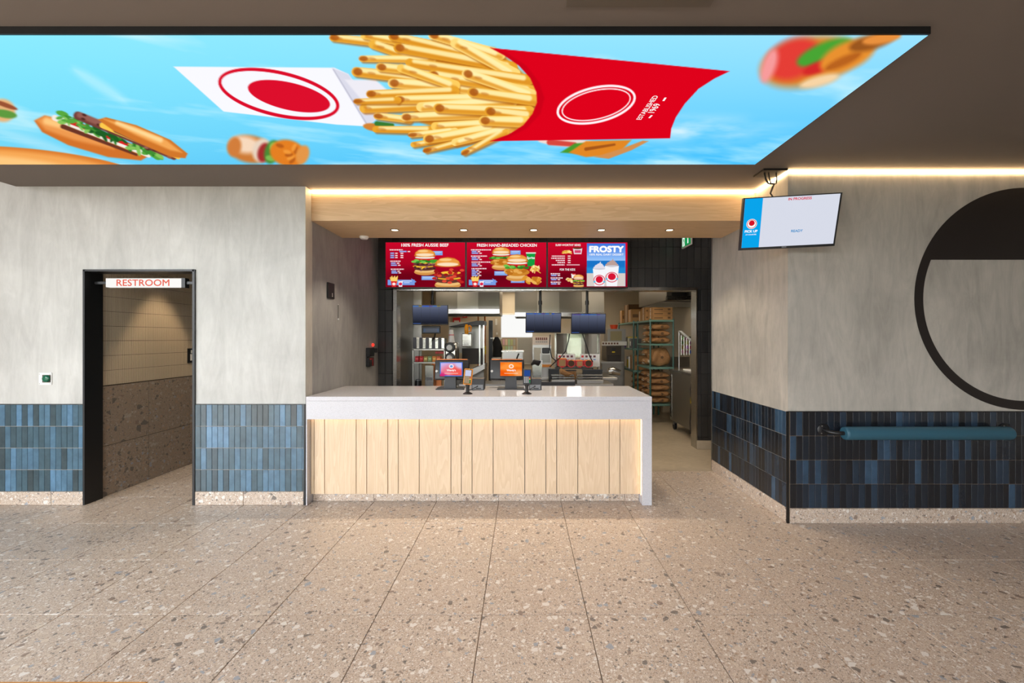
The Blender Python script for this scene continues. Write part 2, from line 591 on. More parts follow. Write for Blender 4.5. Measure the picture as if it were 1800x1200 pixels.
def wall_tiles(parent, mesh_name, material, origin, du, w, h, ncol, rows, z0, t, normal, ulen=None, joint=.0035, skip=None, bev=.0012):
    """tiles of size w x h, in columns along the unit vector du, standing proud along normal"""
    du, nn = Vector(du), Vector(normal)
    rotz = math.atan2(du.y, du.x)
    flip = 1 if (Vector((0, 0, 1)).cross(du)).dot(nn) > 0 else -1
    def make(ww, hh):
        y0, y1 = (0, t) if flip > 0 else (-t, 0)
        me = MB().box(-ww / 2, ww / 2, y0, y1, 0, hh, bev).mesh(mesh_name)
        me.materials.append(material)
        return me
    full = make(w - joint, h - joint)
    cache = {}
    for r in range(rows):
        for c in range(ncol):
            a, b = c * w, (c + 1) * w
            if ulen is not None and a > ulen - .008: continue
            zz = z0 + r * h
            if skip and skip(a, b, zz, zz + h): continue
            me = full
            if ulen is not None and b > ulen:
                key = round(ulen - a, 3)
                b = ulen
                if key not in cache: cache[key] = make(b - a - joint, h - joint)
                me = cache[key]
            p = Vector(origin) + du * ((a + b) / 2)
            o = inst(mesh_name, me, parent, (p.x, p.y, zz + joint / 2), (0, 0, rotz))
            tilt = random.uniform(-.006, .006)
            o.rotation_euler = (random.uniform(-.004, .004), 0, rotz + tilt)

ZT0, ZT1 = .127, .945          # tiled band
TH = (ZT1 - ZT0) / 4
TILE_W = .0531

# ---- left shop wall with the doorway
DX0, DX1, DTOP = -4.13, -3.09, 2.204
wl = MB()
wl.box(-7.1, DX0, YL, YL + .13, 0, 3.6).box(DX1, XA, YL, YL + .13, 0, CEIL + .02).box(DX0, DX1, YL, YL + .13, DTOP, CEIL + .02).box(DX0 - .5, DX0, YL + .001, YL + .13, CEIL, 3.6)
wl = wl.build('wall_left', M['plaster'], kind='structure', label='pale grey polished plaster wall around the dark doorway')
# tiles left of the doorway are laid out from the doorway outwards
gl = MB().box(-6.2, DX0, YL - .004, YL, ZT0, ZT1).box(DX1, XA, YL - .004, YL, ZT0, ZT1).build('grout', M['grout_light'], wl)
wall_tiles(wl, 'wall_tile', M['lit_blue_tile'], (DX0, YL - .003, 0), (-1, 0, 0), TILE_W, TH, 22, 4, ZT0, .007, (0, -1, 0))
wall_tiles(wl, 'wall_tile', M['lit_blue_tile'], (DX1 + .006, YL - .003, 0), (1, 0, 0), TILE_W, TH, 21, 4, ZT0, .007, (0, -1, 0), ulen=XA - DX1 - .014)
bl = MB().box(-6.2, DX0, YL - .004, YL, 0, ZT0).box(DX1, XA, YL - .004, YL, 0, ZT0).build('baseboard_left', M['grout'], kind='structure', label='speckled terrazzo skirting under the blue tiles')
for a, b in ((-5.64, -5.04), (-5.04, -4.437), (-4.437, DX0), (DX1 + .006, -2.63), (-2.63, XA - .012)):
    MB().box(a + .002, b - .002, YL - .012, YL - .002, .002, ZT0 - .002, .001).build('skirting_tile', M['floor_tile'], bl)
# black corner trims beside the counter and tile top trims
MB().box(XA - .011, XA + .004, YL - .014, YL + .01, 0, ZT1 + .004).build('trim_1', M['steel_frame'], kind='structure', label='thin black corner trim beside the counter')
MB().box(-6.2, DX0, YL - .0105, YL, ZT1, ZT1 + .005).build('trim_2', M['steel_frame'], kind='structure', label='thin black edge trim over the blue tiles beside the green button')
MB().box(DX1, XA, YL - .0105, YL, ZT1, ZT1 + .005).build('trim_3', M['steel_frame'], kind='structure', label='thin black edge trim over the blue tiles between doorway and counter')

# ---- black steel portal of the doorway
dp = MB()
dp.box(DX0 - .006, DX0 + .012, YL - .016, YL + .16, 0, DTOP + .012)
dp.box(DX1 - .016, DX1 + .006, YL - .016, YL + .16, 0, DTOP + .012)
dp.box(DX0, DX1, YL - .016, YL + .16, DTOP - .006, DTOP + .012)
dp.build('door_1', M['steel_frame'], kind='structure', label='black steel lined doorway to the restroom')

# ---- restroom corridor
CX = -4.15
cw = MB().box(CX - .12, CX, YL + .16, 8.2, 0, 2.9).build('wall_corridor', smat('grout_brown', (74, 62, 50), .9), kind='structure', label='corridor wall seen through the doorway, finger tiles over terrazzo slabs')
ct = MB()
y = YL + .16
zrow = 1.10
for r in range(10):
    z0 = zrow + r * .1475
    y = YL + .165
    while y < 6.6:
        ct.box(CX, CX + .011, y, y + .0162, z0 + .002, z0 + .1455)
        y += .0205
ct.build('finger_tiles', M['finger_tile'], cw, kind='stuff')
for (z0, z1) in ((0, .499), (.499, 1.094)):
    ys = [YL + .165, 4.73, 5.325, 5.92, 6.515, 7.11]
    for a, b in zip(ys, ys[1:]):
        MB().box(CX, CX + .009, a + .003, b - .003, z0 + .003, z1 - .003, .001).build('terrazzo_slab', M['wall_terrazzo'], cw)
MB().box(CX - .1, -2.4, YL + .13, 8.2, 2.75, 2.85).build('ceiling_corridor', M['plaster'], kind='structure', label='plain ceiling of the restroom corridor')
MB().box(CX, -2.4, 8.2, 8.3, 0, 2.8).build('wall_corridor_end', M['plaster'], kind='structure', label='plain far wall of the restroom corridor')
MB().box(-2.5, -2.4, 5.6, 8.2, 0, 2.8).build('wall_corridor_side', M['plaster'], kind='structure', label='plain side wall of the restroom corridor')
fc = MB().box(CX, -2.5, FLOOR_END, 8.2, -.1, 0).build('floor_corridor', M['floor_tile'], kind='structure', label='terrazzo floor of the restroom corridor')

# ---- service recess: side walls
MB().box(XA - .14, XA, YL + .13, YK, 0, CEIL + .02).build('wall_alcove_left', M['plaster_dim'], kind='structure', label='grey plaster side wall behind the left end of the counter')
wr_y1 = 5.08
ar = MB().box(XB, XB + .14, YR + .13, wr_y1, 0, CEIL + .02).build('wall_alcove_right', M['plaster_right'], kind='structure', label='grey plaster return wall with dark blue tiles beside the kitchen entrance')
MB().box(XB - .004, XB, YR, wr_y1, ZT0, ZT1).build('grout', M['grout_light'], ar)
wall_tiles(ar, 'wall_tile', M['shaded_blue_tile'], (XB - .003, YR + .012, 0), (0, 1, 0), TILE_W, TH, 28, 4, ZT0, .007, (-1, 0, 0), ulen=wr_y1 - YR - .02)
ba = MB().box(XB - .004, XB, YR, wr_y1, 0, ZT0).build('baseboard_alcove', M['grout'], kind='structure', label='terrazzo skirting along the return wall')
for a, b in ((YR + .012, 4.22), (4.22, 4.82), (4.82, wr_y1)):
    MB().box(XB - .012, XB - .002, a + .002, b - .002, .002, ZT0 - .002, .001).build('skirting_tile', M['floor_tile'], ba)
MB().box(XB - .012, XB + .004, wr_y1 - .002, wr_y1 + .012, 0, CEIL).build('trim_4', M['steel'], kind='structure', label='slim steel end trim of the return wall')

# ---- right shop wall
wr = MB().box(XB, 7.1, YR, YR + .13, 0, CEIL + .02).build('wall_right', M['plaster_right'], kind='structure', label='grey polished plaster wall with the black round mural')
MB().box(XB, 7.1, YR - .004, YR, ZT0, ZT1).build('grout', M['grout'], wr)
wall_tiles(wr, 'wall_tile', M['shaded_blue_tile'], (XB + .012, YR - .003, 0), (1, 0, 0), TILE_W, TH, 46, 4, ZT0, .007, (0, -1, 0))
br = MB().box(XB, 7.1, YR - .004, YR, 0, ZT0).build('baseboard_right', M['grout'], kind='structure', label='terrazzo skirting under the padded rail')
for a, b in ((XB + .012, 2.771), (2.771, 3.374), (3.374, 3.977), (3.977, 4.58), (4.58, 5.18)):
    MB().box(a + .002, b - .002, YR - .012, YR - .002, .002, ZT0 - .002, .001).build('skirting_tile', M['floor_tile'], br)
MB().box(XB - .0125, XB + .003, YR - .0125, YR + .003, 0, ZT1 + .004).build('trim_5', M['steel_frame'], kind='structure', label='black corner trim where the two dark blue tiled walls meet')
MB().box(XB, 5.2, YR - .0105, YR, ZT1, ZT1 + .005).build('trim_6', M['steel_frame'], kind='structure', label='thin black edge trim over the dark blue tiles')

# ---- ceilings
MB().box(-4.78, 7.2, -4.6, YK, CEIL, CEIL + .12).build('ceiling', M['ceiling'], kind='structure', label='dark taupe painted ceiling around the big screen')
MB().box(-7.2, -4.78, -4.6, YL + .2, 3.6, 3.7).box(-4.78, -4.7, -4.6, YL, 3.12, 3.7).build('ceiling_side', M['ceiling'], kind='structure', label='raised strip of ceiling beside the windows')

# ---- rest of the room behind the camera: shopfront glazing bars, unseen solid wall sized to dim the right side
MB().box(7.0, 7.15, -4.6, YR + .1, 0, CEIL).build('wall_far_right', M['plaster_right'], kind='structure', label='plain side wall outside the picture')
MB().box(1.3, 7.1, -4.6, -4.45, 0, CEIL).build('wall_back_right', M['plaster_right'], kind='structure', label='unseen plain wall beside the shopfront, sized to dim the right side')
sf = MB()
for x in (-7.05, -5.1, -3.2, -1.2, 1.3): sf.box(x - .03, x + .03, -4.6, -4.5, 0, 3.6 if x < -4.8 else CEIL)
sf.box(-7.1, 1.3, -4.6, -4.5, 0, .1).box(-7.1, 1.3, -4.6, -4.5, 2.45, 2.51)
sf.build('window_1', M['steel_frame'], kind='structure', label='black framed shopfront glazing')
sf = MB()
for y in (-4.5, -2.8, -1.1, .28): sf.box(-7.1, -7.0, y - .03, y + .03, 0, 3.6)
sf.box(-7.1, -7.0, -4.5, .3, 0, .1).box(-7.1, -7.0, -4.5, .3, 2.45, 2.51)
sf.build('window_2', M['steel_frame'], kind='structure', label='black framed side glazing')
MB().box(-7.15, -7.0, .3, YL + .1, 0, 3.6).build('wall_far_left', M['plaster'], kind='structure', label='unseen plain side wall beyond the left edge, sized to limit side daylight')  # unseen wall, its length set to limit daylight from the side
MB().box(-26, 16, -26, -4.6, -.2, -.05).box(-26, -7.2, -4.6, 12, -.2, -.05).build('pavement', smat('pavement', (150, 146, 138), .9), kind='structure', label='pavement outside the shopfront')

# hedges added outside to cut the bright horizon, after green reflections in the kitchen steel
hm = mat('hedge_leaves', tuple(lin((84, 110, 60))), .8)
N = NT(hm); _n = N.noise(N.coord(), 2.2, 6, .75); N.l(N.mix(_n.outputs[0], lin((60, 70, 48)), lin((128, 142, 104))), N.b.inputs['Base Color']); N.bump(_n.outputs[0], 1.0, .4)
for (x0, x1, y0, y1, h) in ((-24, 14, -13.2, -12.0, 3.0), (-16.2, -15.0, -12.0, 8.0, 3.0)):
    b = MB()
    long_x = (x1 - x0) > (y1 - y0)
    L = (x1 - x0) if long_x else (y1 - y0)
    prof = [(0, 0), (-.1, .8), (.05, 1.6), (-.05, 2.4), (.3, h), (.9, h - .1), (1.2, 2.0), (1.2, 0)]
    rr = random.Random(3)
    for (a, za), (c, zc) in zip(prof, prof[1:]):
        for k in range(int(L)):
            pts = []
            for (u, z, kk) in ((a, za, k), (a, za, k + 1), (c, zc, k + 1), (c, zc, k)):
                w_ = .22 * math.sin(kk * 1.7 + z * 2.1) if z > 0 else 0
                pts.append((x0 + kk, y1 - u + w_, z + (w_ if z > 2 else 0) - .05) if long_x else (x1 - u + w_, y0 + kk, z + (w_ if z > 2 else 0) - .05))
            b.quad(*pts)
    b.build('added_hedge', hm, kind='structure', label='clipped green hedge added outside the shopfront to cut the low bright sky' if long_x else 'clipped green hedge added outside the side glazing to cut the low bright sky')

# ---- black tiled wall with the wide steel lined opening to the kitchen
OX0, OX1, OTOP = -1.79, 2.46, 2.246
OD = .15
wb = MB().box(XA - .3, OX0, YK, YK + OD, 0, CEIL).box(OX1, 5.2, YK, YK + OD, 0, CEIL).box(OX0, OX1, YK, YK + OD, OTOP, CEIL)
wb = wb.build('wall_back', M['grout_dark'], kind='structure', label='black stack-bonded tile wall around the kitchen opening')
def _skip(a, b, z0, z1):
    x0, x1 = XA - .0 + a, XA - .0 + b
    return (x0 > OX0 - .03 and x1 < OX1 + .03 and z1 < OTOP + .03) or (-1.8 < x0 and x1 < 1.4 and z0 > 2.35 and z1 < 2.98)
BW, BH = .0995, .299
for c in range(49):
    x0 = XA + c * BW
    x1 = min(x0 + BW, 2.80)
    if x0 > 2.79: continue
    for r in range(11):
        z0, z1 = .105 + (r - 1) * BH + .06, .105 + r * BH + .06
        z0 = max(z0, .12); z1 = min(z1, CEIL)
        if z1 - z0 < .02: continue
        a, b, lo = x0, x1, z0
        if b > OX0 and a < OX1 and lo < OTOP:          # cut around the opening
            if z1 <= OTOP + .002:
                if a < OX0: b = OX0
                elif b > OX1: a = OX1
                else: continue
            else: lo = OTOP
        if b - a < .012 or z1 - lo < .012: continue
        if a > -1.80 and b < 1.40 and lo > 2.40 and z1 < 2.96: continue    # behind the menu screens
        MB().box(a + .0026, b - .0026, YK - .008, YK, lo + .0026, z1 - .0026, .0015).build('wall_tile', M['black_tile'], wb)
cove = MB().box(OX1 + .002, 3.4, YK - .03, YK, 0, .12).build('baseboard_back', M['concrete'], kind='structure', label='coved concrete skirting under the black tiles')
fr = MB()
fr.box(OX0 - .045, OX0 + .004, YK - .014, YK + OD + .03, 0, OTOP + .045)
fr.box(OX1 - .004, OX1 + .012, YK - .014, YK + OD + .03, 0, OTOP + .04)
fr.box(OX0, OX1, YK - .014, YK + OD + .03, OTOP - .004, OTOP + .04)
fr.build('trim_7', M['steel_mirror'], kind='structure', label='stainless steel lining of the kitchen opening')

# ---- timber bulkhead over the counter
SOF = 2.706
MB().box(XA, XB, 4.139, 4.85, SOF, CEIL - .03, .001).build('trim_8', M['oak_h'], kind='structure', label='pale oak bulkhead over the counter with recessed downlights')

# ---- kitchen shell
MB().box(-3.4, 5.2, FLOOR_END, 11.2, -.1, -.002).build('floor_kitchen', M['concrete'], kind='structure', label='beige concrete kitchen floor')
MB().box(-3.4, 5.2, YK + OD, 11.2, 2.78, 2.9).build('ceiling_kitchen', M['kwall'], kind='structure', label='pale kitchen ceiling')
MB().box(-3.4, 5.2, 11.0, 11.2, 0, 2.8).build('wall_kitchen_back', M['kwall'], kind='structure', label='cream wall at the back of the kitchen')
MB().box(-3.4, -3.3, YK + OD, 11.2, 0, 2.8).build('wall_kitchen_left', M['kwall'], kind='structure', label='cream side wall of the kitchen')
MB().box(4.6, 4.7, FLOOR_END, 11.2, 0, 2.8).build('wall_kitchen_right', M['kwall'], kind='structure', label='cream wall beside the storage rack')
MB().box(XB + .14, 4.7, 4.9, 5.04, 0, 2.8).build('wall_passage', M['kwall'], kind='structure', label='hidden wall behind the return wall')
MB().box(2.95, 4.6, 9.0, 9.12, 0, 2.8).build('wall_kitchen_partition', M['kwall'], kind='structure', label='white panelled wall beside the storage rack')

# ================================================================== LIGHT FITTINGS
def spot(name, loc, energy, angle, color, parent=None, blend=.6, size=.03, rot=(0, 0, 0)):
    l = bpy.data.lights.new(name, 'SPOT')
    l.energy, l.spot_size, l.spot_blend, l.color, l.shadow_soft_size = energy, math.radians(angle), blend, color, size
    o = bpy.data.objects.new(name, l)
    o.location, o.rotation_euler = loc, rot
    COL.objects.link(o)
    attach(o, parent)
    return o
WARM = (1.0, .84, .64)
ORD = ('leftmost recessed downlight in the oak soffit', 'second recessed downlight from the left in the oak soffit', 'middle recessed downlight in the oak soffit',
       'second recessed downlight from the right in the oak soffit', 'rightmost recessed downlight in the oak soffit')
for k, px in enumerate((694, 815, 938, 1057, 1177)):
    x, yy = PX(px, 4.49), 4.49
    t = thing('downlight', ORD[k], 'downlight', (x, yy, SOF), 'downlights in the oak soffit')
    MB().lathe([(.034, 0), (.046, 0), (.046, -.003), (.036, -.004), (.034, -.002)], (x, yy, SOF), 24).build('trim_ring', M['black'], t)
    MB().lathe([(.001, -.0008), (.035, -.0008), (.035, -.0028), (.001, -.0028)], (x, yy, SOF), 24).build('lens', M['lamp'], t)
    spot('lamp', (x, yy, SOF - .012), 52, 112, WARM, t, .5)

def led_strip(name, a, b, label, m, s=.012):
    a, b = Vector(a), Vector(b)
    lo = Vector((min(a.x, b.x), min(a.y, b.y), min(a.z, b.z))); hi = Vector((max(a.x, b.x), max(a.y, b.y), max(a.z, b.z)))
    return MB().box(lo.x, hi.x, lo.y, hi.y, lo.z, hi.z).build(name, m, label=label, cat='light strip', group='warm led strips')
led_strip('led_strip', (XA + .01, 4.122, 2.972), (XB - .02, 4.137, 2.996), 'glowing warm LED strip along the top of the oak bulkhead', M['led'])
led_strip('led_strip', (XB - .017, YR + .0, 2.975), (XB - .002, 4.12, 2.996), 'short glowing LED strip on the return wall behind the hanging screen', M['led'])
led_strip('led_strip', (XB - .017, YR - .017, 2.975), (7.0, YR - .002, 2.996), 'long glowing LED strip along the top of the mural wall', M['led'])

# ceiling return-air grille at the top edge of the picture
vt = thing('ceiling_vent', 'flush metal ceiling vent at the top edge above the big screen', 'vent', (.5, 1.52, CEIL))
MB().box(.185, .80, 1.22, 1.828, CEIL - .012, CEIL).build('frame', smat('vent_paint', (92, 82, 70), .5), vt)
for k in range(9):
    MB().box(.225, .76, 1.262 + k * .06, 1.295 + k * .06, CEIL - .018, CEIL - .011).build('slat', smat('vent_slat', (150, 132, 108), .4), vt)

# ================================================================== BIG CEILING SCREEN
SZ, SY0, SY1, SX0, SX1 = 2.963, 1.962, 3.427, -4.7, 1.862
scr = thing('ceiling_screen', 'huge bright LED screen on the ceiling showing fries, cup and burgers on blue sky', 'screen', (-1.4, 2.7, CEIL))
MB().box(SX0 - .01, SX1 + .006, SY0 - .006, SY1 + .006, SZ + .0025, CEIL).build('housing', M['black'], scr)
nu, nv = 1440, 244
gx, gy = np.meshgrid(np.linspace(SX0, SX1, nu), np.linspace(SY0, SY1, nv))
gx, gy = gx.ravel(), gy.ravel()
ax = VPX + gx / gy * F_PX
ay = VPY - (SZ - CAM_H) / gy * F_PX
# blue sky with faint clouds
p = Paint(ax, ay, (0, 0, 0))
t_ = np.clip((gx + 4.2) / 6.0, 0, 1)[:, None]; v_ = ((gy - SY0) / (SY1 - SY0))[:, None]
c_top = np.array([128, 232, 246]) * (1 - t_) + np.array([150, 220, 252]) * t_
c_bot = np.array([112, 206, 240]) * (1 - t_) + np.array([62, 186, 250]) * t_
p.c = c_top * (1 - v_) + c_bot * v_
cl = fbm(gx * 1.3 + gy * .7, gy * 4.2 - gx * 1.1, 5, 5)
a_ = np.clip((cl - .50) * 3.0, 0, .75)[:, None]
p.c = p.c * (1 - a_) + np.array([205, 240, 250]) * a_
cl2 = np.exp(-((ax - 1215) / 120) ** 2 - ((ay - 228) / 20) ** 2) * np.clip(fbm(gx * 4, gy * 9, 31, 4) * 2.2 - .3, 0, 1)
p.c = p.c * (1 - cl2[:, None] * .8) + np.array([235, 244, 255]) * cl2[:, None] * .8
p.ell(15, 200, 60, 12, 25, (190, 235, 245), 30, .7)
p.ell(175, 150, 55, 9, 32, (190, 238, 248), 16, .55)
p.ell(60, 250, 90, 9, 18, (185, 232, 246), 16, .5)
# big bun cut off at the far left corner
p.ell(60, 292, 190, 30, 6, (214, 122, 48), 3); p.ell(50, 289, 165, 22, 6, (240, 164, 84), 12); p.ell(20, 287, 110, 11, 6, (250, 196, 124), 12)
p.ell(5, 194, 22, 20, 20, (228, 176, 120), 8); p.ell(8, 200, 22, 7, 10, (92, 150, 62), 5); p.ell(8, 184, 24, 4, 20, (150, 80, 50), 4)
# cheeseburger flying sideways
B = p
B.poly([(60, 212), (78, 203), (130, 215), (200, 240), (262, 274), (248, 282), (190, 276), (120, 255), (74, 232)], (206, 112, 42), 4)
B.poly([(64, 211), (80, 204), (130, 216), (190, 240), (200, 262), (130, 246), (80, 228)], (232, 150, 78), 9); B.cap(82, 213, 150, 233, 6, 4, (250, 196, 124), 9)
B.cap(96, 207, 262, 274, 5, 3, (238, 230, 220), 2); B.cap(110, 222, 240, 272, 4, 2, (104, 52, 38), 3)
B.cap(112, 210, 250, 266, 4, 3, (240, 240, 232), 1.5); B.cap(120, 212, 236, 258, 4.5, 3, (212, 36, 34), 2)
rs = np.random.RandomState(3)
for k in range(60):
    q = rs.rand()
    B.ell(104 + q * 176, 203 + q * 70 + rs.randn() * 4.5, 6 + rs.rand() * 8, 2 + rs.rand() * 3, 20 + rs.randn() * 30, [(44, 122, 40), (86, 164, 62), (132, 192, 90), (30, 92, 36), (64, 140, 50)][k % 5], 2.5)
B.cap(136, 203, 306, 276, 7, 5, (112, 62, 54), 3); B.cap(140, 202, 190, 222, 5, 5, (146, 92, 82), 5)
for k in range(16):
    q = rs.rand(); B.ell(140 + q * 160, 205 + q * 68 + rs.randn() * 3, 4, 2, 20, [(78, 40, 34), (150, 96, 84)][k % 2], 3)
B.cap(180, 220, 314, 277, 5, 3, (246, 196, 74), 1.5); B.cap(204, 228, 300, 272, 5, 4, (110, 62, 52), 3)
B.poly([(172, 210), (186, 206), (240, 220), (300, 246), (330, 270), (326, 278), (300, 276), (250, 254), (200, 230)], (204, 116, 42), 3)
B.poly([(182, 209), (236, 222), (292, 246), (320, 268), (300, 264), (240, 238)], (238, 164, 84), 6); B.cap(206, 216, 282, 246, 3, 4, (252, 212, 146), 7)
# small blurred chicken burger
B.ell(440, 262, 40, 24, 10, (200, 120, 54), 10); B.ell(430, 254, 26, 15, 10, (240, 210, 182), 14); B.ell(412, 258, 12, 17, 10, (204, 122, 58), 9)
B.ell(460, 264, 16, 21, 15, (226, 206, 186), 9); B.ell(464, 268, 11, 17, 15, (160, 44, 44), 8); B.ell(478, 267, 13, 21, 15, (74, 134, 52), 8); B.ell(482, 258, 8, 8, 10, (132, 200, 92), 6); B.ell(476, 278, 9, 5, 10, (120, 180, 80), 5)
B.ell(506, 269, 32, 23, 14, (222, 124, 34), 8)
for k in range(10):
    B.ell(492 + (k * 37 % 40), 256 + (k * 23 % 28), 7, 3.5, 15 + k * 20, [(170, 84, 24), (240, 156, 62)][k % 2], 5, .8)
B.ell(532, 272, 11, 17, 20, (222, 146, 70), 8)
# white cup with a plain round red mark
B.poly([(305, 117), (588, 119), (612, 130), (668, 205), (645, 222), (592, 219), (393, 196)], (242, 242, 250), 2)
B.poly([(584, 119), (612, 130), (668, 205), (645, 222)], (214, 214, 228), 5); B.poly([(606, 140), (660, 140), (700, 175), (680, 200), (660, 205)], (232, 230, 238), 5)
B.cap(586, 122, 646, 220, 1.2, 1.2, (190, 190, 206), 2)
B.ell(490, 165, 109, 40, 13, (214, 14, 42), 1.6, 1, ring=6)
B.ell(508, 169, 74, 24, 13, (214, 14, 42), 1.6)
B.ell(1420, 108, 84, 42, -14, (214, 130, 40), 26)
B.ell(1395, 104, 50, 34, -25, (222, 60, 52), 22); B.ell(1352, 116, 12, 30, 20, (240, 150, 150), 16); B.ell(1450, 92, 52, 17, -22, (70, 160, 50), 14); B.ell(1440, 118, 30, 10, -20, (206, 40, 40), 12)
B.ell(1490, 98, 52, 24, -24, (226, 140, 46), 16); B.ell(1482, 108, 34, 8, -24, (180, 96, 30), 12); B.ell(1532, 74, 40, 13, -16, (150, 84, 30), 14); B.ell(1550, 68, 34, 9, -10, (226, 140, 60), 10)
B.ell(1440, 142, 34, 9, -15, (240, 206, 160), 14)
# burger under the fries carton
B.ell(1010, 252, 64, 7, 4, (236, 214, 206), 4); B.cap(966, 250, 1010, 254, 5, 4, (210, 70, 60), 4)
B.poly([(985, 268), (1010, 252), (1040, 250), (1015, 270)], (72, 150, 44), 4); B.poly([(1000, 268), (1030, 248), (1110, 246), (1085, 272), (1030, 276)], (220, 132, 36), 4)
B.poly([(1045, 276), (1090, 262), (1130, 247), (1140, 248), (1110, 264), (1070, 279)], (206, 140, 78), 3); B.cap(1030, 262, 1080, 254, 3, 2, (160, 84, 26), 3)
B.ell(660, 224, 22, 7, 8, (206, 128, 50), 4); B.cap(662, 217, 690, 220, 4, 3, (54, 120, 48), 3)
# fries
fr_ = [(585, 66, 700, 78, 7), (640, 62, 800, 90, 7), (690, 64, 860, 100, 8), (760, 62, 880, 96, 8), (655, 78, 760, 112, 8), (636, 103, 760, 104, 6), (700, 84, 900, 118, 9), (800, 76, 905, 130, 9),
       (626, 126, 740, 138, 9), (668, 118, 880, 140, 8), (720, 110, 930, 140, 8), (690, 146, 860, 158, 9), (760, 132, 935, 160, 9), (705, 120, 800, 150, 8), (650, 165, 800, 160, 7), (820, 130, 938, 168, 9),
       (640, 190, 760, 184, 9), (700, 175, 880, 172, 8), (626, 178, 700, 176, 5), (740, 188, 900, 178, 9), (830, 162, 940, 176, 9), (662, 204, 720, 210, 6), (660, 227, 760, 228, 6), (712, 206, 860, 200, 8),
       (770, 190, 930, 196, 9), (765, 222, 900, 216, 8), (860, 196, 935, 204, 9), (722, 237, 800, 230, 5), (726, 254, 830, 238, 5), (752, 244, 870, 226, 9), (748, 264, 850, 240, 5), (800, 250, 905, 224, 7), (815, 268, 890, 232, 5), (850, 212, 925, 214, 9)]
B.poly([(735, 70), (870, 84), (944, 150), (940, 195), (890, 232), (800, 240), (740, 215), (700, 150)], (206, 132, 34), 8)
rs = np.random.RandomState(11)
for k, (x0, y0, x1, y1, r) in enumerate(fr_):
    s_ = .62 + .5 * (k % 3) / 2
    r *= 1.32
    B.cap(x0 + 4, y0 + 3, x1, y1 + 4, r * .72, r * .9, (168, 96, 22), 5, .7)
    body = [(236, 176, 62), (248, 200, 92), (228, 160, 44), (252, 214, 122)][k % 4]
    B.cap(x0, y0, x1, y1, r * .7, r * .85, body, 1.6)
    B.cap(x0 + 4, y0 + r * .35, x1, y1 + r * .45, r * .3, r * .35, (214, 138, 34), 6, .7)
    B.cap(x0 + 8, y0 - r * .25, x1 - 10, y1 - r * .3, r * .32, r * .42, (255, 238, 176), 5, .85)
    if k % 3 != 1:
        B.ell(x0 + 3, y0, 8, r * .55, math.degrees(math.atan2(y1 - y0, x1 - x0)), (164, 82, 22), 4, .85)
    for m in range(1):
        q = .05 + .2 * rs.rand()
        B.ell(x0 + (x1 - x0) * q, y0 + (y1 - y0) * q, 7, 2.4, 10, (186, 106, 34), 4, .5)
# red carton
arc = [(862, 84), (886, 97), (912, 115), (932, 137), (943, 162), (944, 180), (936, 200), (920, 220), (895, 236), (862, 248)]
arc2 = [(1178, 243), (1180, 226), (1188, 206), (1204, 182), (1228, 156), (1256, 138), (1283, 125)]
B.poly(arc + [(1000, 246)] + arc2 + [(1100, 107)], (216, 2, 26), 1.6)
B.poly(arc + [(885, 246), (925, 226), (950, 200), (957, 172), (948, 145), (925, 115), (890, 92)], (190, 2, 22), 5, .6)
B.ell(1048, 184, 71, 32, -13, (255, 240, 244), 1.6, 1, ring=4)
B.ell(1048, 184, 62, 26, -13, (255, 240, 244), 1.4, 1, ring=2)
led_me = grid_mesh('picture', np.stack([gx, gy, np.full_like(gx, SZ)], 1), nu, nv, p.c)
lpic = link('picture', led_me, vcol_mat('led_picture', 1.08), scr)
def on_screen(x, y):
    Y = (SZ - CAM_H) * F_PX / (VPY - y)
    return Vector(((x - VPX) / F_PX * Y, Y, SZ - .0015))
for body, a, b in (('ESTABLISHED', (1127, 210), (1158, 168)), ('1969', (1150, 198), (1162, 182))):
    A, Bq = on_screen(*a), on_screen(*b)
    r_ = (Bq - A)
    up_ = Vector((r_.y, -r_.x, 0)) if False else Vector((r_.y, -r_.x, 0))
    text(body, (A + Bq) / 2, r_, up_, r_.length, M['white_e'], lpic, .012)
for a, b in (((1141, 207), (1146, 202)), ((1166, 177), (1170, 171))):
    A, Bq = on_screen(*a), on_screen(*b)
    n_ = Vector((-(Bq - A).y, (Bq - A).x, 0)).normalized() * .006
    MB().quad(A - n_, Bq - n_, Bq + n_, A + n_).build('printed_dash', M['white_e'], lpic)

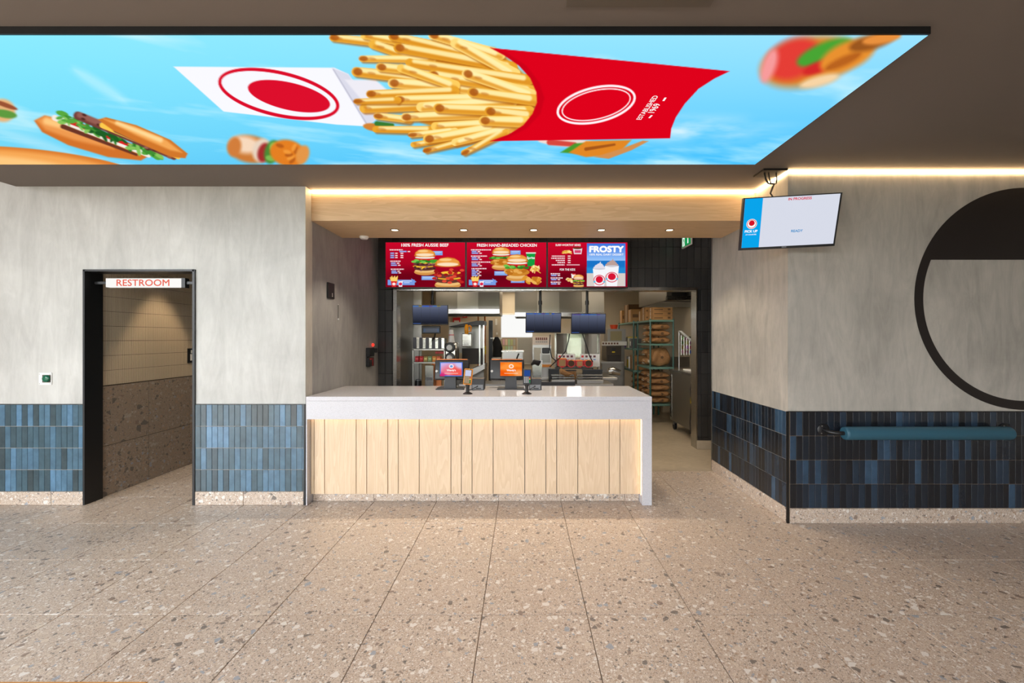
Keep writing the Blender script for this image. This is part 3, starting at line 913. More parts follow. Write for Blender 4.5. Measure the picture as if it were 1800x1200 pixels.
# ================================================================== MENU SCREENS
TXW = M['white_e']
MY0, MY1 = 5.84, 5.95        # top leans towards the room
def menu_pt(x, y, off=0.):
    t = (y - 424.0) / (507.0 - 424.0)
    Y = MY0 + (MY1 - MY0) * t
    return Vector(((x - VPX) / F_PX * Y, Y - off, PZ(y, Y)))
def burger(B, cx, cy, s, kind, ang=0):
    e = lambda dx, dy, rx, ry, c, so=.8: B.ell(cx + dx * s, cy + dy * s, rx * s, ry * s, ang, c, so)
    e(0, 17, 17, 5, (214, 148, 74)); e(0, 15, 16, 3, (238, 190, 120))
    if kind == 'beef':
        e(0, 11, 17.5, 3.8, (92, 48, 44)); e(-3, 8, 16, 2, (246, 188, 50)); e(0, 4.5, 18, 3.8, (106, 58, 56)); e(5, 2, 14, 2, (246, 190, 56)); B.poly([(cx - 10 * s, cy + 8 * s), (cx + 1 * s, cy + 8 * s), (cx - 5 * s, cy + 13 * s)], (250, 196, 54), .8); B.poly([(cx - 2 * s, cy + 2 * s), (cx + 10 * s, cy + 2 * s), (cx + 5 * s, cy + 6 * s)], (250, 200, 66), .8)
        r = np.random.RandomState(int(cx) + 9)
        for k in range(22): e(-16 + 32 * r.rand(), [4.5, 11][k % 2] + r.randn() * 1.3, 2, 1, [(140, 90, 90), (66, 32, 30)][k % 2 ^ (k // 2) % 2])
    elif kind == 'bacon':
        e(0, 11, 17, 3.6, (104, 56, 46)); e(2, 8, 15, 2, (246, 184, 48)); e(0, 5, 18, 3.4, (112, 60, 50)); e(4, 1, 13, 2.2, (248, 196, 60))
        r = np.random.RandomState(int(cx))
        for k in range(26): e(-20 + 40 * r.rand(), -4 + 18 * r.rand() ** 1.0, 3, 1.7, [(190, 40, 34), (226, 74, 54), (150, 26, 26)][k % 3])
    else:
        r = np.random.RandomState(int(cx))
        e(0, 8, 19, 6, (206, 134, 44))
        for k in range(12): e(-17 + 34 * r.rand(), 5 + 6 * r.rand(), 4, 2, [(232, 170, 84), (188, 112, 30)][k % 2])
    if kind != 'bacon':
        r = np.random.RandomState(int(cx) + 1)
        for k in range(14): e(-18 + 36 * r.rand(), -2 + 3.5 * r.rand(), 4, 1.8, [(70, 158, 48), (118, 196, 78), (46, 126, 36)][k % 3])
        e(0, -4, 15, 2, (216, 50, 40)); e(0, -6, 15.5, 2, (240, 238, 230))
    B.poly([(cx - 17 * s, cy - 8 * s), (cx - 15 * s, cy - 14 * s), (cx - 9 * s, cy - 18 * s), (cx, cy - 19.5 * s), (cx + 9 * s, cy - 18 * s), (cx + 15 * s, cy - 14 * s), (cx + 17 * s, cy - 8 * s), (cx + 8 * s, cy - 6.6 * s), (cx - 8 * s, cy - 6.6 * s)], (206, 116, 36), 1.2)
    e(0, -12.5, 14.5, 5.5, (236, 156, 66), 2.5); e(0, -10, 14, 2.4, (252, 226, 190), 2.5); e(-3, -16, 8, 1.8, (252, 206, 132), 2.5)
def fries_cup(B, x, y):
    for k in range(9): B.cap(x + 4 + k * 1.0, y + 8, x + 1 + k * 1.6, y - 1 - (k % 3) * 1.3, 1, .8, [(246, 196, 80), (255, 222, 130)][k % 2], .7)
    B.poly([(x + 2, y + 5), (x + 13, y + 5), (x + 11, y + 15), (x + 4, y + 15)], (222, 40, 44), .8)
    B.ell(x + 7.5, y + 10, 3, 2.4, 0, (250, 230, 230), .8)
    B.poly([(x + 15, y + 5), (x + 23, y + 5), (x + 22, y + 15), (x + 16, y + 15)], (246, 236, 240), .8); B.ell(x + 19, y + 10, 3, 2.6, 0, (220, 40, 80), .8)
def bars(B, rows, seed):
    r = np.random.RandomState(seed)
    for (x, y, w, style) in rows:
        if style == 'h':
            q = x
            while q < x + w:
                l = 1.2 + r.rand() * 2.2
                B.rect(q, y - 1.0, min(q + l, x + w), y + 1.0, (252, 236, 240), .8); q += l + .7
        else:
            B.rect(x, y - 1.4, x + w, y + 1.2, (108, 134, 214), .8)
            B.rect(x + 1, y - .6, x + w - 1, y + .5, (214, 224, 250), .7, .7)
            B.rect(x + w + 1.6, y - .9, x + w + 6, y + .9, (250, 226, 230), .8)
def blue_tag(B, x0, y0, x1, y1):
    B.rect(x0, y0, x1, y1, (126, 164, 232), .8)
    B.rect(x0 + 2, y0 + 1.6, x1 - 2, y0 + 2.6, (236, 244, 255), .6, .8); B.rect(x0 + 2, y0 + 4, x1 - 5, y0 + 4.8, (220, 234, 255), .6, .6)

MENU = []
for k, (x0, x1, lab) in enumerate(((678.0, 817.6, 'red menu screen headed beef, leftmost of three over the kitchen opening'),
                                   (820.6, 960.2, 'red menu screen headed chicken, middle of three over the kitchen opening'),
                                   (963.2, 1102.8, 'menu screen with sides and blue dessert panel, rightmost of three'))):
    X0_, X1_, Y0_, Y1_ = x0, x1, 426.0, 504.5
    t = thing('menu_screen', lab, 'menu screen', menu_pt((x0 + x1) / 2, 507), 'menu screens over the kitchen opening')
    a = [menu_pt(x0 - 1.3, 424.6), menu_pt(x1 + 1.3, 424.6), menu_pt(x1 + 1.3, 506.4), menu_pt(x0 - 1.3, 506.4)]
    MB().prism(a, (0, .05, .008)).build('housing', M['black'], t)
    nu_, nv_ = 300, 170
    ux, uy = np.meshgrid(np.linspace(X0_, X1_, nu_), np.linspace(Y0_, Y1_, nv_)); ux, uy = ux.ravel(), uy.ravel()
    q = ((uy - Y0_) / (Y1_ - Y0_))[:, None]
    B = Paint(ux, uy, (0, 0, 0)); B.c = np.array([204, 8, 42]) * (1 - q) + np.array([126, 2, 26]) * q
    B.ell(x0 + 46, 486, 40, 12, 0, (96, 2, 20), 26, .7); B.ell(x0 + 120, 440, 40, 30, 0, (206, 10, 44), 30, .6)
    if k < 2:
        B.rect(x0 + 3.5, 491.5, x0 + 51, 501, (120, 156, 226), 1); B.poly([(x0 + 45, 489), (x0 + 54, 495), (x0 + 46, 500)], (120, 156, 226), 1)
        B.rect(x0 + 28, 493, x0 + 46, 494.4, (236, 242, 255), .7, .8); B.rect(x0 + 32, 496, x0 + 42, 497.2, (236, 242, 255), .7, .8)
        fries_cup(B, x0 + 7, 489)
    if k == 0:
        bars(B, [(685, 439, 23, 'h'), (702, 442, 13, 'b'), (686, 445, 7, 'b'), (686, 449, 7, 'b'), (686, 452.5, 7, 'b'), (686, 459, 18, 'h'), (687, 462.5, 9, 'b'), (687, 466, 11, 'b'), (687, 473, 23, 'h'), (688, 476.5, 9, 'b'), (688, 479.5, 11, 'b')], 3)
        for yy in (445, 449, 452.5): B.rect(704, yy - 1, 709, yy + 1, (250, 226, 230), .8)
        blue_tag(B, 760, 441, 778, 448.5); blue_tag(B, 741, 485, 768, 492)
        burger(B, 747, 459, 1.12, 'beef'); burger(B, 787, 478, 1.35, 'bacon')
    elif k == 1:
        bars(B, [(828, 439, 35, 'h'), (829, 442, 9, 'b'), (829, 445, 12, 'b'), (828, 450, 28, 'h'), (829, 453, 9, 'b'), (829, 456, 12, 'b'), (829, 460.5, 33, 'h'), (829, 464, 9, 'b'), (829, 467, 12, 'b'), (829, 472, 26, 'h'), (829, 475, 7, 'b'), (829, 478, 11, 'b'), (829, 481, 8, 'b'), (829, 484, 11, 'b')], 5)
        blue_tag(B, 897, 440, 915, 447.5); blue_tag(B, 869, 476.5, 892, 484); blue_tag(B, 898, 490, 922, 497)
        B.poly([(925, 444.5), (941, 444), (939.5, 468), (927.5, 468)], (22, 156, 62), .9); B.rect(924.5, 443.4, 942, 445.6, (226, 240, 228), .8)
        r = np.random.RandomState(2)
        burger(B, 881, 453, .98, 'chicken')
        for m in range(24): B.cap(930 + 18 * r.rand(), 468 + 12 * r.rand(), 932 + 18 * r.rand(), 466 + 14 * r.rand(), 1, .8, [(246, 204, 110), (255, 228, 160), (224, 168, 70)][m % 3], .7)
        burger(B, 909, 469, 1.15, 'chicken')
        for m in range(20): B.ell(920 + 31 * r.rand(), 487 + 10 * r.rand(), 5, 2.6, r.randn() * 30, [(222, 150, 50), (240, 182, 90), (196, 118, 34)][m % 3], .9)
    else:
        for m in range(18):
            r = np.random.RandomState(m + 40); B.cap(988 + 16 * r.rand(), 441 + 4 * r.rand(), 990 + 16 * r.rand(), 440 + 6 * r.rand(), 1, .8, [(246, 200, 90), (255, 226, 150), (226, 166, 60)][m % 3], .7)
        B.poly([(1007, 436), (1023.5, 436), (1022, 446.5), (1009, 446.5)], (236, 226, 232), .8); B.ell(1015, 436, 8, 1.8, 0, (110, 50, 34), .8); B.rect(1010, 439.5, 1021, 444.5, (214, 70, 110), 1)
        bars(B, [(970, 450, 23, 'h'), (969, 453.8, 24, 'h'), (977, 457.6, 16, 'h'), (980, 461.4, 13, 'h'), (970, 465.4, 23, 'h'), (968, 481, 17, 'h'), (968.5, 484, 10, 'b'), (968, 488.4, 21, 'h'), (968.5, 491.4, 10, 'b'), (968, 495.8, 18, 'h'), (968.5, 498.8, 10, 'b')], 9)
        for yy in (450, 453.8, 457.6, 461.4): B.rect(998, yy - .9, 1003, yy + .9, (250, 230, 232), .8)
        B.rect(996, 464.5, 1019, 466.2, (250, 230, 232), .8, .8)
        for m in range(14):
            r = np.random.RandomState(m + 80); B.ell(996 + 14 * r.rand(), 488 + 8 * r.rand(), 2.4, 1.4, 0, [(246, 206, 120), (255, 230, 170), (224, 168, 80)][m % 3], .8)
        B.poly([(1004, 481), (1012, 481), (1011, 489), (1005, 489)], (244, 240, 236), .8); B.rect(1006, 480.6, 1012, 482.4, (214, 40, 40), .8)
        burger(B, 1017, 493, .55, 'beef')
        # blue dessert panel
        i = B._sel(1031.5, 1099.2, 427.5, 502.8); qq = (B.y[i] - 427) / 76
        top, mid = np.array([58, 112, 220]), np.array([150, 196, 250])
        B.c[i] = top * (1 - np.clip(qq / .4, 0, 1)[:, None]) + mid * np.clip(qq / .4, 0, 1)[:, None]
        B.rect(1031.5, 458, 1099, 481, (24, 116, 200), 1); B.rect(1031.5, 470, 1099, 481, (40, 146, 214), 6, .8); B.rect(1031.5, 480, 1099, 503, (216, 206, 200), 1.4)
        for cx_, cy_, s_, c_ in ((1053.5, 470, 1.0, (226, 222, 234)), (1075.5, 465, 1.08, (190, 160, 152))):
            B.poly([(cx_ - 11.5 * s_, cy_ + 2), (cx_ + 11.5 * s_, cy_ + 2), (cx_ + 8.5 * s_, 503), (cx_ - 8.5 * s_, 503)], (246, 246, 250), .9)
            B.ell(cx_, cy_ + .5, 10.5 * s_, 3.6, 0, c_, 1); B.ell(cx_, cy_ - 2.5, 8 * s_, 3, 0, c_, 1); B.ell(cx_ + 1, cy_ - 5, 5 * s_, 2.4, 0, c_, 1); B.cap(cx_ + 1, cy_ - 6, cx_ + 2, cy_ - 9.5, 1.6, .7, c_, .8)
            B.ell(cx_ + .5, cy_ + 2.4, 10 * s_, 1.3, 0, (206, 206, 216), .8)
            B.ell(cx_, cy_ + 22, 10 * s_, 9, 0, (214, 20, 52), 1, 1, ring=1.2); B.ell(cx_, cy_ + 21, 6.4 * s_, 6, 0, (214, 20, 52), 1)
            B.ell(cx_ - 8.6 * s_, cy_ + 25, 1.8, 1.8, 0, (90, 190, 226), .8); B.ell(cx_ + 8.6 * s_, cy_ + 25, 1.8, 1.8, 0, (90, 190, 226), .8)
    V = np.array([tuple(menu_pt(a_, b_, .0008)) for a_, b_ in zip(ux, uy)])
    mpic = link('picture', grid_mesh('picture', V, nu_, nv_, B.c), M.setdefault('menu_pic', vcol_mat('menu_picture', 1.0)), t)
    upv = menu_pt(x0, 440) - menu_pt(x0, 460)
    def mt(body, cx_, base_y, w_px, bold=.03, h_px=None, slant=0.):
        sc = menu_pt(0, base_y).y / F_PX
        text(body, menu_pt(cx_, base_y, .0022), (1, 0, 0), upv, w_px * sc, TXW, mpic, bold, h_px * sc if h_px else None, slant=slant)['kind'] = 'stuff'
    if k == 0: mt('100% FRESH AUSSIE BEEF', 747, 433.4, 83, .018, 5.4)
    elif k == 1:
        mt('FRESH HAND-BREADED CHICKEN', 891, 433.6, 105, .018, 5.2); mt('Sprite', 933, 456.5, 14, .02)
    else:
        mt('SURF-WORTHY SIDES', 998.5, 432.4, 44, .016, 3.6); mt('FOR THE KIDS', 997.5, 475.6, 27, .016, 3.8)
        mt('FROSTY', 1066, 443.6, 61, .055, 11.4); mt('100% REAL DAIRY DESSERT', 1066, 449, 60, .016, 3.4)

# ================================================================== HANGING ORDER SCREEN
TLc, TRc, BRc, BLc = P(1307, 348, 3.50), P(1481, 338, 3.352), P(1467, 432, 3.352 * 1.022), P(1300, 440, 3.50 * 1.02)
tv = thing('order_screen', 'tilted flat order-status screen hanging from the ceiling beside the mural', 'screen', P(1359, 302, 3.66))
nrm = (TRc - TLc).cross(BLc - TLc).normalized()
if nrm.y > 0: nrm = -nrm           # towards the room
def tvp(u, v, off=0.):
    return (TLc * (1 - u) + TRc * u) * (1 - v) + (BLc * (1 - u) + BRc * u) * v + nrm * off
MB().prism([tvp(0, 0), tvp(1, 0), tvp(1, 1), tvp(0, 1)], -nrm * .045).build('housing', M['black'], tv)
tvd = MB().quad(tvp(.018, .02, .001), tvp(.982, .02, .001), tvp(.982, .955, .001), tvp(.018, .955, .001)).build('display', emat('order_white', (226, 230, 244), .9), tv)
tvb = MB().quad(tvp(.018, .02, .002), tvp(.205, .02, .002), tvp(.205, .955, .002), tvp(.018, .955, .002)).build('display_panel', emat('order_blue', (10, 168, 240), .95), tv)
ru, rv = (TRc - TLc).normalized(), (TLc - BLc).normalized()
W_ = (TRc - TLc).length
text('IN PROGRESS', tvp(.585, .095, .003), ru, rv, W_ * .235, emat('order_red', (222, 20, 60), .9), tvd, .025)
text('READY', tvp(.592, .70, .003), ru, rv, W_ * .118, emat('order_text_blue', (24, 146, 210), .9), tvd, .025)
text('PICK UP', tvp(.108, .665, .004), ru, rv, W_ * .135, TXW, tvb, .035)
text('AT COUNTER', tvp(.108, .715, .004), ru, rv, W_ * .115, TXW, tvb, .02)
def disc(cu, cv, r, off, m, r_in=0., name='round_mark', parent=tvb, n=28):
    b = MB()
    c = tvp(cu, cv, off)
    o_ = [c + (ru * math.cos(2 * math.pi * k / n) + rv * math.sin(2 * math.pi * k / n)) * r for k in range(n)]
    if r_in:
        i_ = [c + (ru * math.cos(2 * math.pi * k / n) + rv * math.sin(2 * math.pi * k / n)) * r_in for k in range(n)]
        for k in range(n): b.quad(o_[k], o_[(k + 1) % n], i_[(k + 1) % n], i_[k])
    else: b.quad(*o_)
    return b.build(name, m, parent)
disc(.108, .50, .040, .003, TXW); disc(.108, .50, .036, .0035, emat('order_mark_red', (222, 20, 44), .9), .031); disc(.108, .485, .022, .0035, emat('order_mark_red2', (222, 20, 44), .9))
cp = P(1359, 303.5, 3.66)
MB().box(2.03, 2.235, 3.60, 3.76, CEIL - .016, CEIL).build('ceiling_plate', M['black'], tv)
mid = tvp(.38, .35, -.045)
MB().box(-.06, .06, -.012, 0, -.06, .06, 0, 1, Matrix.Translation(mid)).build('mount', M['black'], tv)
MB().tube([mid, mid + Vector((.06, .06, .0)), Vector((XB - .002, YR + .05, mid.z))], .02, 10).build('wall_arm', M['black'], tv, True)
for k, dx in enumerate((0, .035, .10)):
    A = Vector((2.07 + dx, 3.66, CEIL - .012))
    MB().tube([A, A + Vector((.0, -.01, -.05)), A + Vector((.02 - dx * .3, -.02, -.10)), Vector((2.125, 3.61, 2.872)), Vector((2.105, 3.6, 2.84)), Vector((2.075, 3.58, 2.78)), tvp(.34, .06, -.02)], .0055 if k else .008, 6).build('cable', M['black'], tv, True)
MB().quad(tvp(.45, .966, .001), tvp(.50, .966, .001), tvp(.50, .985, .001), tvp(.45, .985, .001)).build('maker_plate', M['grey_plastic'], tv)

# ================================================================== MURAL (ring of the emblem with plain black cap)
mu = thing('wall_mural', 'black painted round ring emblem on the grey right wall', 'mural', (4.27, YR, .97))
MC, MR = Vector((4.275, YR - .0012, 1.905)), .945
b = MB(); n = 120
for k in range(n):
    a0, a1 = 2 * math.pi * k / n, 2 * math.pi * (k + 1) / n
    q = lambda r, a: MC + Vector((r * math.cos(a), 0, r * math.sin(a)))
    b.quad(q(MR, a0), q(MR, a1), q(MR - .077, a1), q(MR - .077, a0))
b.build('ring', M['emblem'], mu)
b = MB(); q = lambda r, a: MC + Vector((r * math.cos(a), -.0006, r * math.sin(a)))
a0, a1 = math.radians(22), math.radians(158)
b.quad(*[q(MR - .06, a0 + (a1 - a0) * k / 60) for k in range(61)])
b.build('painted_cap', M['emblem'], mu)

# ================================================================== COUNTER
CT = 1.021
CX0, CX1, CY0, CY1 = XA + .014, 1.212, 4.01, 4.90
ck = thing('service_counter', 'long white stone counter fronted with vertical pale oak boards', 'counter', (-.4, 4.45, 0))
MB().box(CX0, CX1, CY0, CY1, CT - .04, CT, .002).build('worktop', M['quartz'], ck)
MB().box(CX0, CX1, CY0, CY0 + .03, .808, CT - .0405, .001).build('fascia', M['quartz'], ck)
MB().box(1.121, CX1, CY0, CY1, 0, .8075, .002).box(1.135, CX1, CY0 + .031, CY1, .8, CT - .0405).build('end_panel', M['quartz'], ck)
MB().box(CX0, CX0 + .011, CY0, 4.2, 0, .8075, .001).build('end_panel', M['quartz'], ck)
MB().box(CX0 + .012, 1.12, 4.14, CY1 - .02, 0, CT - .041).build('carcass', M['steel_frame'], ck)
pxs = [545.2, 552, 570.6, 626, 644.7, 681.7, 700, 737, 792.8, 811, 829.9, 866.9, 922.6, 959.7, 978.7, 1015.8, 1071, 1089.9, 1129.2]
PY = 4.075
for a, b_ in zip(pxs, pxs[1:]):
    xa, xb = PX(a, PY), min(PX(b_, PY), 1.1205)
    if a == pxs[0]: xa = CX0 + .0115
    MB().box(xa + .0028, xb - .0028, PY, PY + .02, .084, .985, .0008).build('oak_board', M['oak'], ck)
MB().box(CX0 + .012, 1.12, PY + .0205, PY + .04, .084, .98).build('backing', M['steel_frame'], ck)
xs = [CX0 + .012, PX(657, 4.12), PX(767, 4.12), PX(876, 4.12), PX(986, 4.12), PX(1098, 4.12), 1.12]
for a, b_ in zip(xs, xs[1:]):
    MB().box(a + .0015, b_ - .0015, 4.12, 4.135, .001, .10, .001).build('kick_tile', M['floor_tile'], ck)
MB().box(CX0 + .02, 1.115, CY0 + .032, CY0 + .044, .816, .828).build('led_tube', M['led_counter'], ck)
MB().box(1.116, 1.1205, CY0 + .034, CY0 + .040, .085, .812).build('led_tube', M['led_counter'], ck)

# ---- till with customer display
def till(px, label, kind):
    Yb = 4.62
    x = PX(px, Yb)
    z = CT
    t = thing('till', label, 'till', (x, Yb, z), 'tills on the counter')
    MB().box(x - .145, x + .145, Yb - .09, Yb + .14, z, z + .012, .004, 2).build('base', M['black_soft'], t)
    MB().prism([(x - .062, Yb - .06, z + .012), (x + .066, Yb - .06, z + .012), (x + .058, Yb - .03, z + .135), (x - .056, Yb - .03, z + .135)], (0, .07, 0)).build('stand', M['black_soft'], t)
    # staff display seen from behind
    c = Vector((x + (.0 if kind == 0 else -.045), Yb + .10, z + .20))
    R = Matrix.Translation(c) @ Matrix.Rotation(math.radians(-12), 4, 'X')
    sdis = MB().box(-.19, .19, -.02, .02, -.115, .115, .018, 3, R).build('staff_display', M['black'], t, True)
    MB().box(-.17, .17, -.026, -.019, .104, .116, .002, 1, R).build('rim', M['copper'], sdis)
    MB().lathe([(.001, -.026), (.013, -.026), (.016, -.018), (.001, -.018)], (-.165, 0, -.02), 16, 'Y', R).build('lock', M['steel'], sdis)
    # customer display
    y0, y1 = (636.5, 661) if kind == 0 else (636.5, 660.5)
    x0, x1 = (773.5, 813) if kind == 0 else (879.5, 917.5)
    Yd = 4.53
    cdis = MB().box(PX(x0 - 1, Yd), PX(x1 + 1, Yd), Yd, Yd + .025, PZ(y1 + 1.2, Yd), PZ(y0 - 1, Yd), .003).build('customer_display', M['black'], t)
    nu_, nv_ = 90, 56
    ux, uy = np.meshgrid(np.linspace(x0, x1, nu_), np.linspace(y0, y1, nv_)); ux, uy = ux.ravel(), uy.ravel()
    B = Paint(ux, uy, (0, 0, 0))
    if kind == 0:
        B.c[:] = (206, 182, 236); B.ell(788, 652, 16, 10, -20, (236, 120, 140), 14); B.ell(806, 654, 14, 13, 0, (244, 92, 84), 12); B.ell(776, 661, 9, 6, 0, (206, 40, 120), 8); B.ell(812, 640, 12, 8, 0, (206, 196, 240), 8)
        B.rect(x0 - 2, y0 - 2, x1 + 2, y0 + 1.2, (60, 130, 226), 1); B.rect(x0 - 2, y0, x0 + 1.3, y1 - 4, (60, 130, 226), 1); B.rect(x1 - 1.3, y0, x1 + 2, y1, (50, 110, 220), 1); B.rect(x0 + 8, y1 - 1.3, x1 + 2, y1 + 1, (50, 120, 226), 1)
    else:
        B.c[:] = (246, 116, 22); B.ell(892, 644, 14, 6, -15, (255, 150, 60), 8); B.ell(912, 656, 8, 6, 0, (250, 160, 90), 6); B.ell(884, 656, 10, 5, 20, (238, 90, 14), 8); B.ell(905, 641, 12, 3, 10, (255, 140, 40), 5)
    cx_ = (x0 + x1) / 2
    B.ell(cx_ + .2, 643.6, 4.2, 3.6, 0, (255, 246, 240), 1.1); B.ell(cx_ + .2, 643.6, 2.5, 2.1, 0, B.c[len(B.c) // 2], 1.2, .8)
    B.rect(cx_ - 12, 655.4, cx_ + 12, 656.4, (255, 236, 226), .9, .8)
    V = np.stack([PX(ux, Yd), np.full_like(ux, Yd - .0008), CAM_H + (VPY - uy) / F_PX * Yd], 1)
    link('picture', grid_mesh('picture', V, nu_, nv_, B.c), M['menu_pic'], cdis)
    text("Wendy's", (PX(cx_, Yd), Yd - .002, PZ(653.2, Yd)), (1, 0, 0), (0, 0, 1), 16 / F_PX * Yd, TXW, cdis, .03)
    MB().tube([(x + .06, Yb - .02, z + .008), (x + .13, Yb - .07, z + .006), (x + .16, Yb - .09, z + .006)], .005, 6).build('cable', M['black'], t, True)
till(792, 'till with lilac and pink customer display on the white counter', 0)
till(898, 'till with orange customer display on the white counter', 1)

def card_terminal(px, label, kind):
    Yb = 4.21
    x, z = PX(px, Yb), CT
    t = thing('card_terminal', label, 'card terminal', (x, Yb, z), 'card terminals on the counter')
    MB().lathe([(.047, 0), (.047, .006), (.03, .014), (.02, .02)], (x, Yb, z), 24).build('base', M['black'], t, True)
    MB().lathe([(.017, .015), (.017, .07), (.024, .085), (.024, .10)], (x, Yb + .002, z), 20).build('pole', M['black'], t, True)
    R = Matrix.Translation((x + .004, Yb - .0, z + .165)) @ Matrix.Rotation(math.radians(-14), 4, 'X') @ Matrix.Rotation(math.radians(4 if kind == 0 else 0), 4, 'Y')
    MB().box(-.042, .042, -.012, .016, -.075, .082, .008, 3, R).build('body', M['orange'] if kind == 0 else M['black'], t, True)
    fp = MB().box(-.036, .036, -.0135, -.010, -.07, .076, .002, 1, R).build('faceplate', M['black_soft'] if kind else smat('amber_face', (120, 84, 30), .4), t)
    MB().box(-.029, .029, -.0145, -.013, .008, .066, .0, 1, R).build('display', emat('terminal_lit' if kind == 0 else 'terminal_blue', (210, 214, 240) if kind == 0 else (44, 78, 150), .9), t)
    key = smat('terminal_key', (150, 140, 120) if kind == 0 else (168, 168, 172), .5)
    for r in range(4):
        for c in range(4):
            m = key
            if c == 3: m = [M['red'], M['yellow'], M['green_exit'], M['green_exit']][r]
            MB().box(-.031 + c * .0165, -.019 + c * .0165, -.0165, -.0134, -.010 - r * .0155, -.001 - r * .0155, .0, 1, R).build('key', m, fp)
card_terminal(822, 'card payment terminal with amber edge on a black post', 0)
card_terminal(926, 'black card payment terminal with blue display on a post', 1)

def printer(px, label):
    Yb = 4.50
    x, z = PX(px, Yb), CT
    t = thing('receipt_printer', label, 'printer', (x, Yb, z), 'receipt printers on the counter')
    MB().box(x - .066, x + .066, Yb, Yb + .14, z, z + .118, .006, 2).build('body', M['black_soft'], t)
    MB().box(x - .062, x + .062, Yb + .004, Yb + .13, z + .118, z + .122, .001).build('lid', smat('printer_lid', (96, 84, 74), .4), t)
    MB().box(x - .058, x + .054, Yb - .002, Yb + .002, z + .008, z + .058).build('rear_panel', M['grey_plastic'], t)
    MB().lathe([(.001, -.004), (.008, -.004), (.008, 0), (.001, 0)], (x - .005, Yb - .0015, z + .042), 12, 'Y').build('socket', M['black'], t)
    MB().box(x - .02, x + .035, Yb - .004, Yb, z + .014, z + .024).build('socket', M['black'], t)
    MB().tube([(x - .005, Yb - .004, z + .042), (x - .03, Yb - .03, z + .03), (x - .07, Yb - .05, z + .012), (x - .12, Yb - .06, z + .006)], .004, 6).build('cable', M['black'], t, True)
printer(840, 'dark receipt printer beside the lilac till')
printer(941, 'dark receipt printer beside the orange till')

# ================================================================== SMALL WALL FITTINGS
sg = thing('restroom_sign', 'lit white restroom sign with coral letters across the doorway', 'sign', (-3.62, 4.09, 2.06))
sy = 4.08
MB().box(PX(186, sy), PX(319, sy), sy, sy + .045, PZ(504.5, sy), PZ(489, sy)).build('light_box', emat('sign_white', (252, 250, 246), 1.0), sg)
MB().box(PX(319, sy), PX(325.5, sy), sy - .002, sy + .05, PZ(505.5, sy), PZ(488.5, sy)).build('end_cap', M['black'], sg)
for a, b_ in ((PX(164, sy), PX(186, sy)), (PX(325, sy), DX1 - .014)):
    MB().box(a if a > DX0 else DX0 + .01, b_, sy + .012, sy + .03, PZ(499, sy), PZ(494.5, sy)).build('bracket', M['steel_frame'], sg)
text('RESTROOM', (PX(251.5, sy), sy - .0015, PZ(502.6, sy)), (1, 0, 0), (0, 0, 1), (298 - 205) / F_PX * sy, emat('coral_letters', (240, 104, 84), .95), sg, .012, 11.6 / F_PX * sy, name='lettering')

pl = thing('restroom_plaque', 'small black plaque with white figure at the doorway edge', 'plaque', (CX + .008, 5.36, 1.35))
MB().box(CX + .0085, CX + .016, 5.27, 5.42, 1.26, 1.44, .001).build('plate', M['black'], pl)
MB().box(CX + .0162, CX + .0168, 5.32, 5.36, 1.38, 1.42).box(CX + .0162, CX + .0168, 5.31, 5.37, 1.29, 1.37).build('pictogram', M['white_plastic'], pl)

bt = thing('push_button', 'green push button on a square white plate on the left wall', 'button', (PX(81, YL), YL, PZ(665, YL)))
bpl = MB().box(PX(69.5, YL), PX(92, YL), YL - .008, YL - .0005, PZ(676, YL), PZ(655, YL), .002).build('plate', M['white_plastic'], bt)
MB().box(PX(76, YL), PX(91, YL), YL - .0095, YL - .008, PZ(672, YL), PZ(658.5, YL), .001).build('bezel', smat('bezel_dark', (60, 50, 44), .5), bt)
MB().lathe([(.034, -.009), (.034, -.018), (.03, -.024), (.018, -.028), (.002, -.029)], (PX(84, YL), YL, PZ(665, YL)), 24, 'Y').build('button_cap', smat('green_cap', (20, 92, 66), .2), bt, True)
for dx, dz in ((-.05, -.045), (.05, .045), (-.05, .045), (.05, -.045)):
    MB().lathe([(.004, -.0085), (.004, -.010), (.001, -.0102)], (PX(80.7, YL) + dx, YL, PZ(665.5, YL) + dz), 8, 'Y').build('screw', M['steel'], bpl)

al = thing('wall_keypad', 'black keypad panel high on the side wall behind the counter', 'keypad', (XA, 4.54, 2.0))
MB().box(XA + .0005, XA + .018, 4.463, 4.615, 1.99, 2.155, .003).build('plate', M['black'], al)
for k in range(3): MB().box(XA + .018, XA + .0188, 4.55, 4.566, 2.012 + k * .014, 2.02 + k * .014).build('key', M['white_plastic'], al)
pc = thing('pull_cord', 'thin hanging pull cord on the side wall under the black keypad', 'cord', (XA, 4.73, 1.77))
MB().tube([(XA + .006, 4.73, 1.94), (XA + .006, 4.73, 1.78)], .0022, 6).build('wire', M['steel_frame'], pc)
MB().lathe([(.002, 0), (.008, .006), (.008, .018), (.002, .024)], (XA + .0085, 4.73, 1.765), 10).build('bead', M['white_plastic'], pc)
MB().lathe([(.002, 0), (.006, .006), (.002, .012)], (XA + .0065, 4.73, 1.935), 10).build('bead', M['white_plastic'], pc)
cb = thing('alarm_controls', 'black control boxes with red light low on the side wall', 'control box', (XA, 5.7, 1.2))
MB().box(XA + .0005, XA + .05, 5.58, 5.76, 1.325, 1.44, .003).build('upper_box', M['black'], cb)
MB().box(XA + .0005, XA + .045, 5.58, 5.76, 1.195, 1.31, .003).build('lower_box', M['black'], cb)
MB().box(XA + .0005, XA + .06, 5.78, 5.85, 1.37, 1.43, .003).build('latch', M['black_soft'], cb)
MB().lathe([(.018, 0), (.02, .008), (.016, .02), (.004, .026)], (XA + .001, 5.82, 1.475), 16, 'X').build('beacon', M['glow_red'], cb, True)
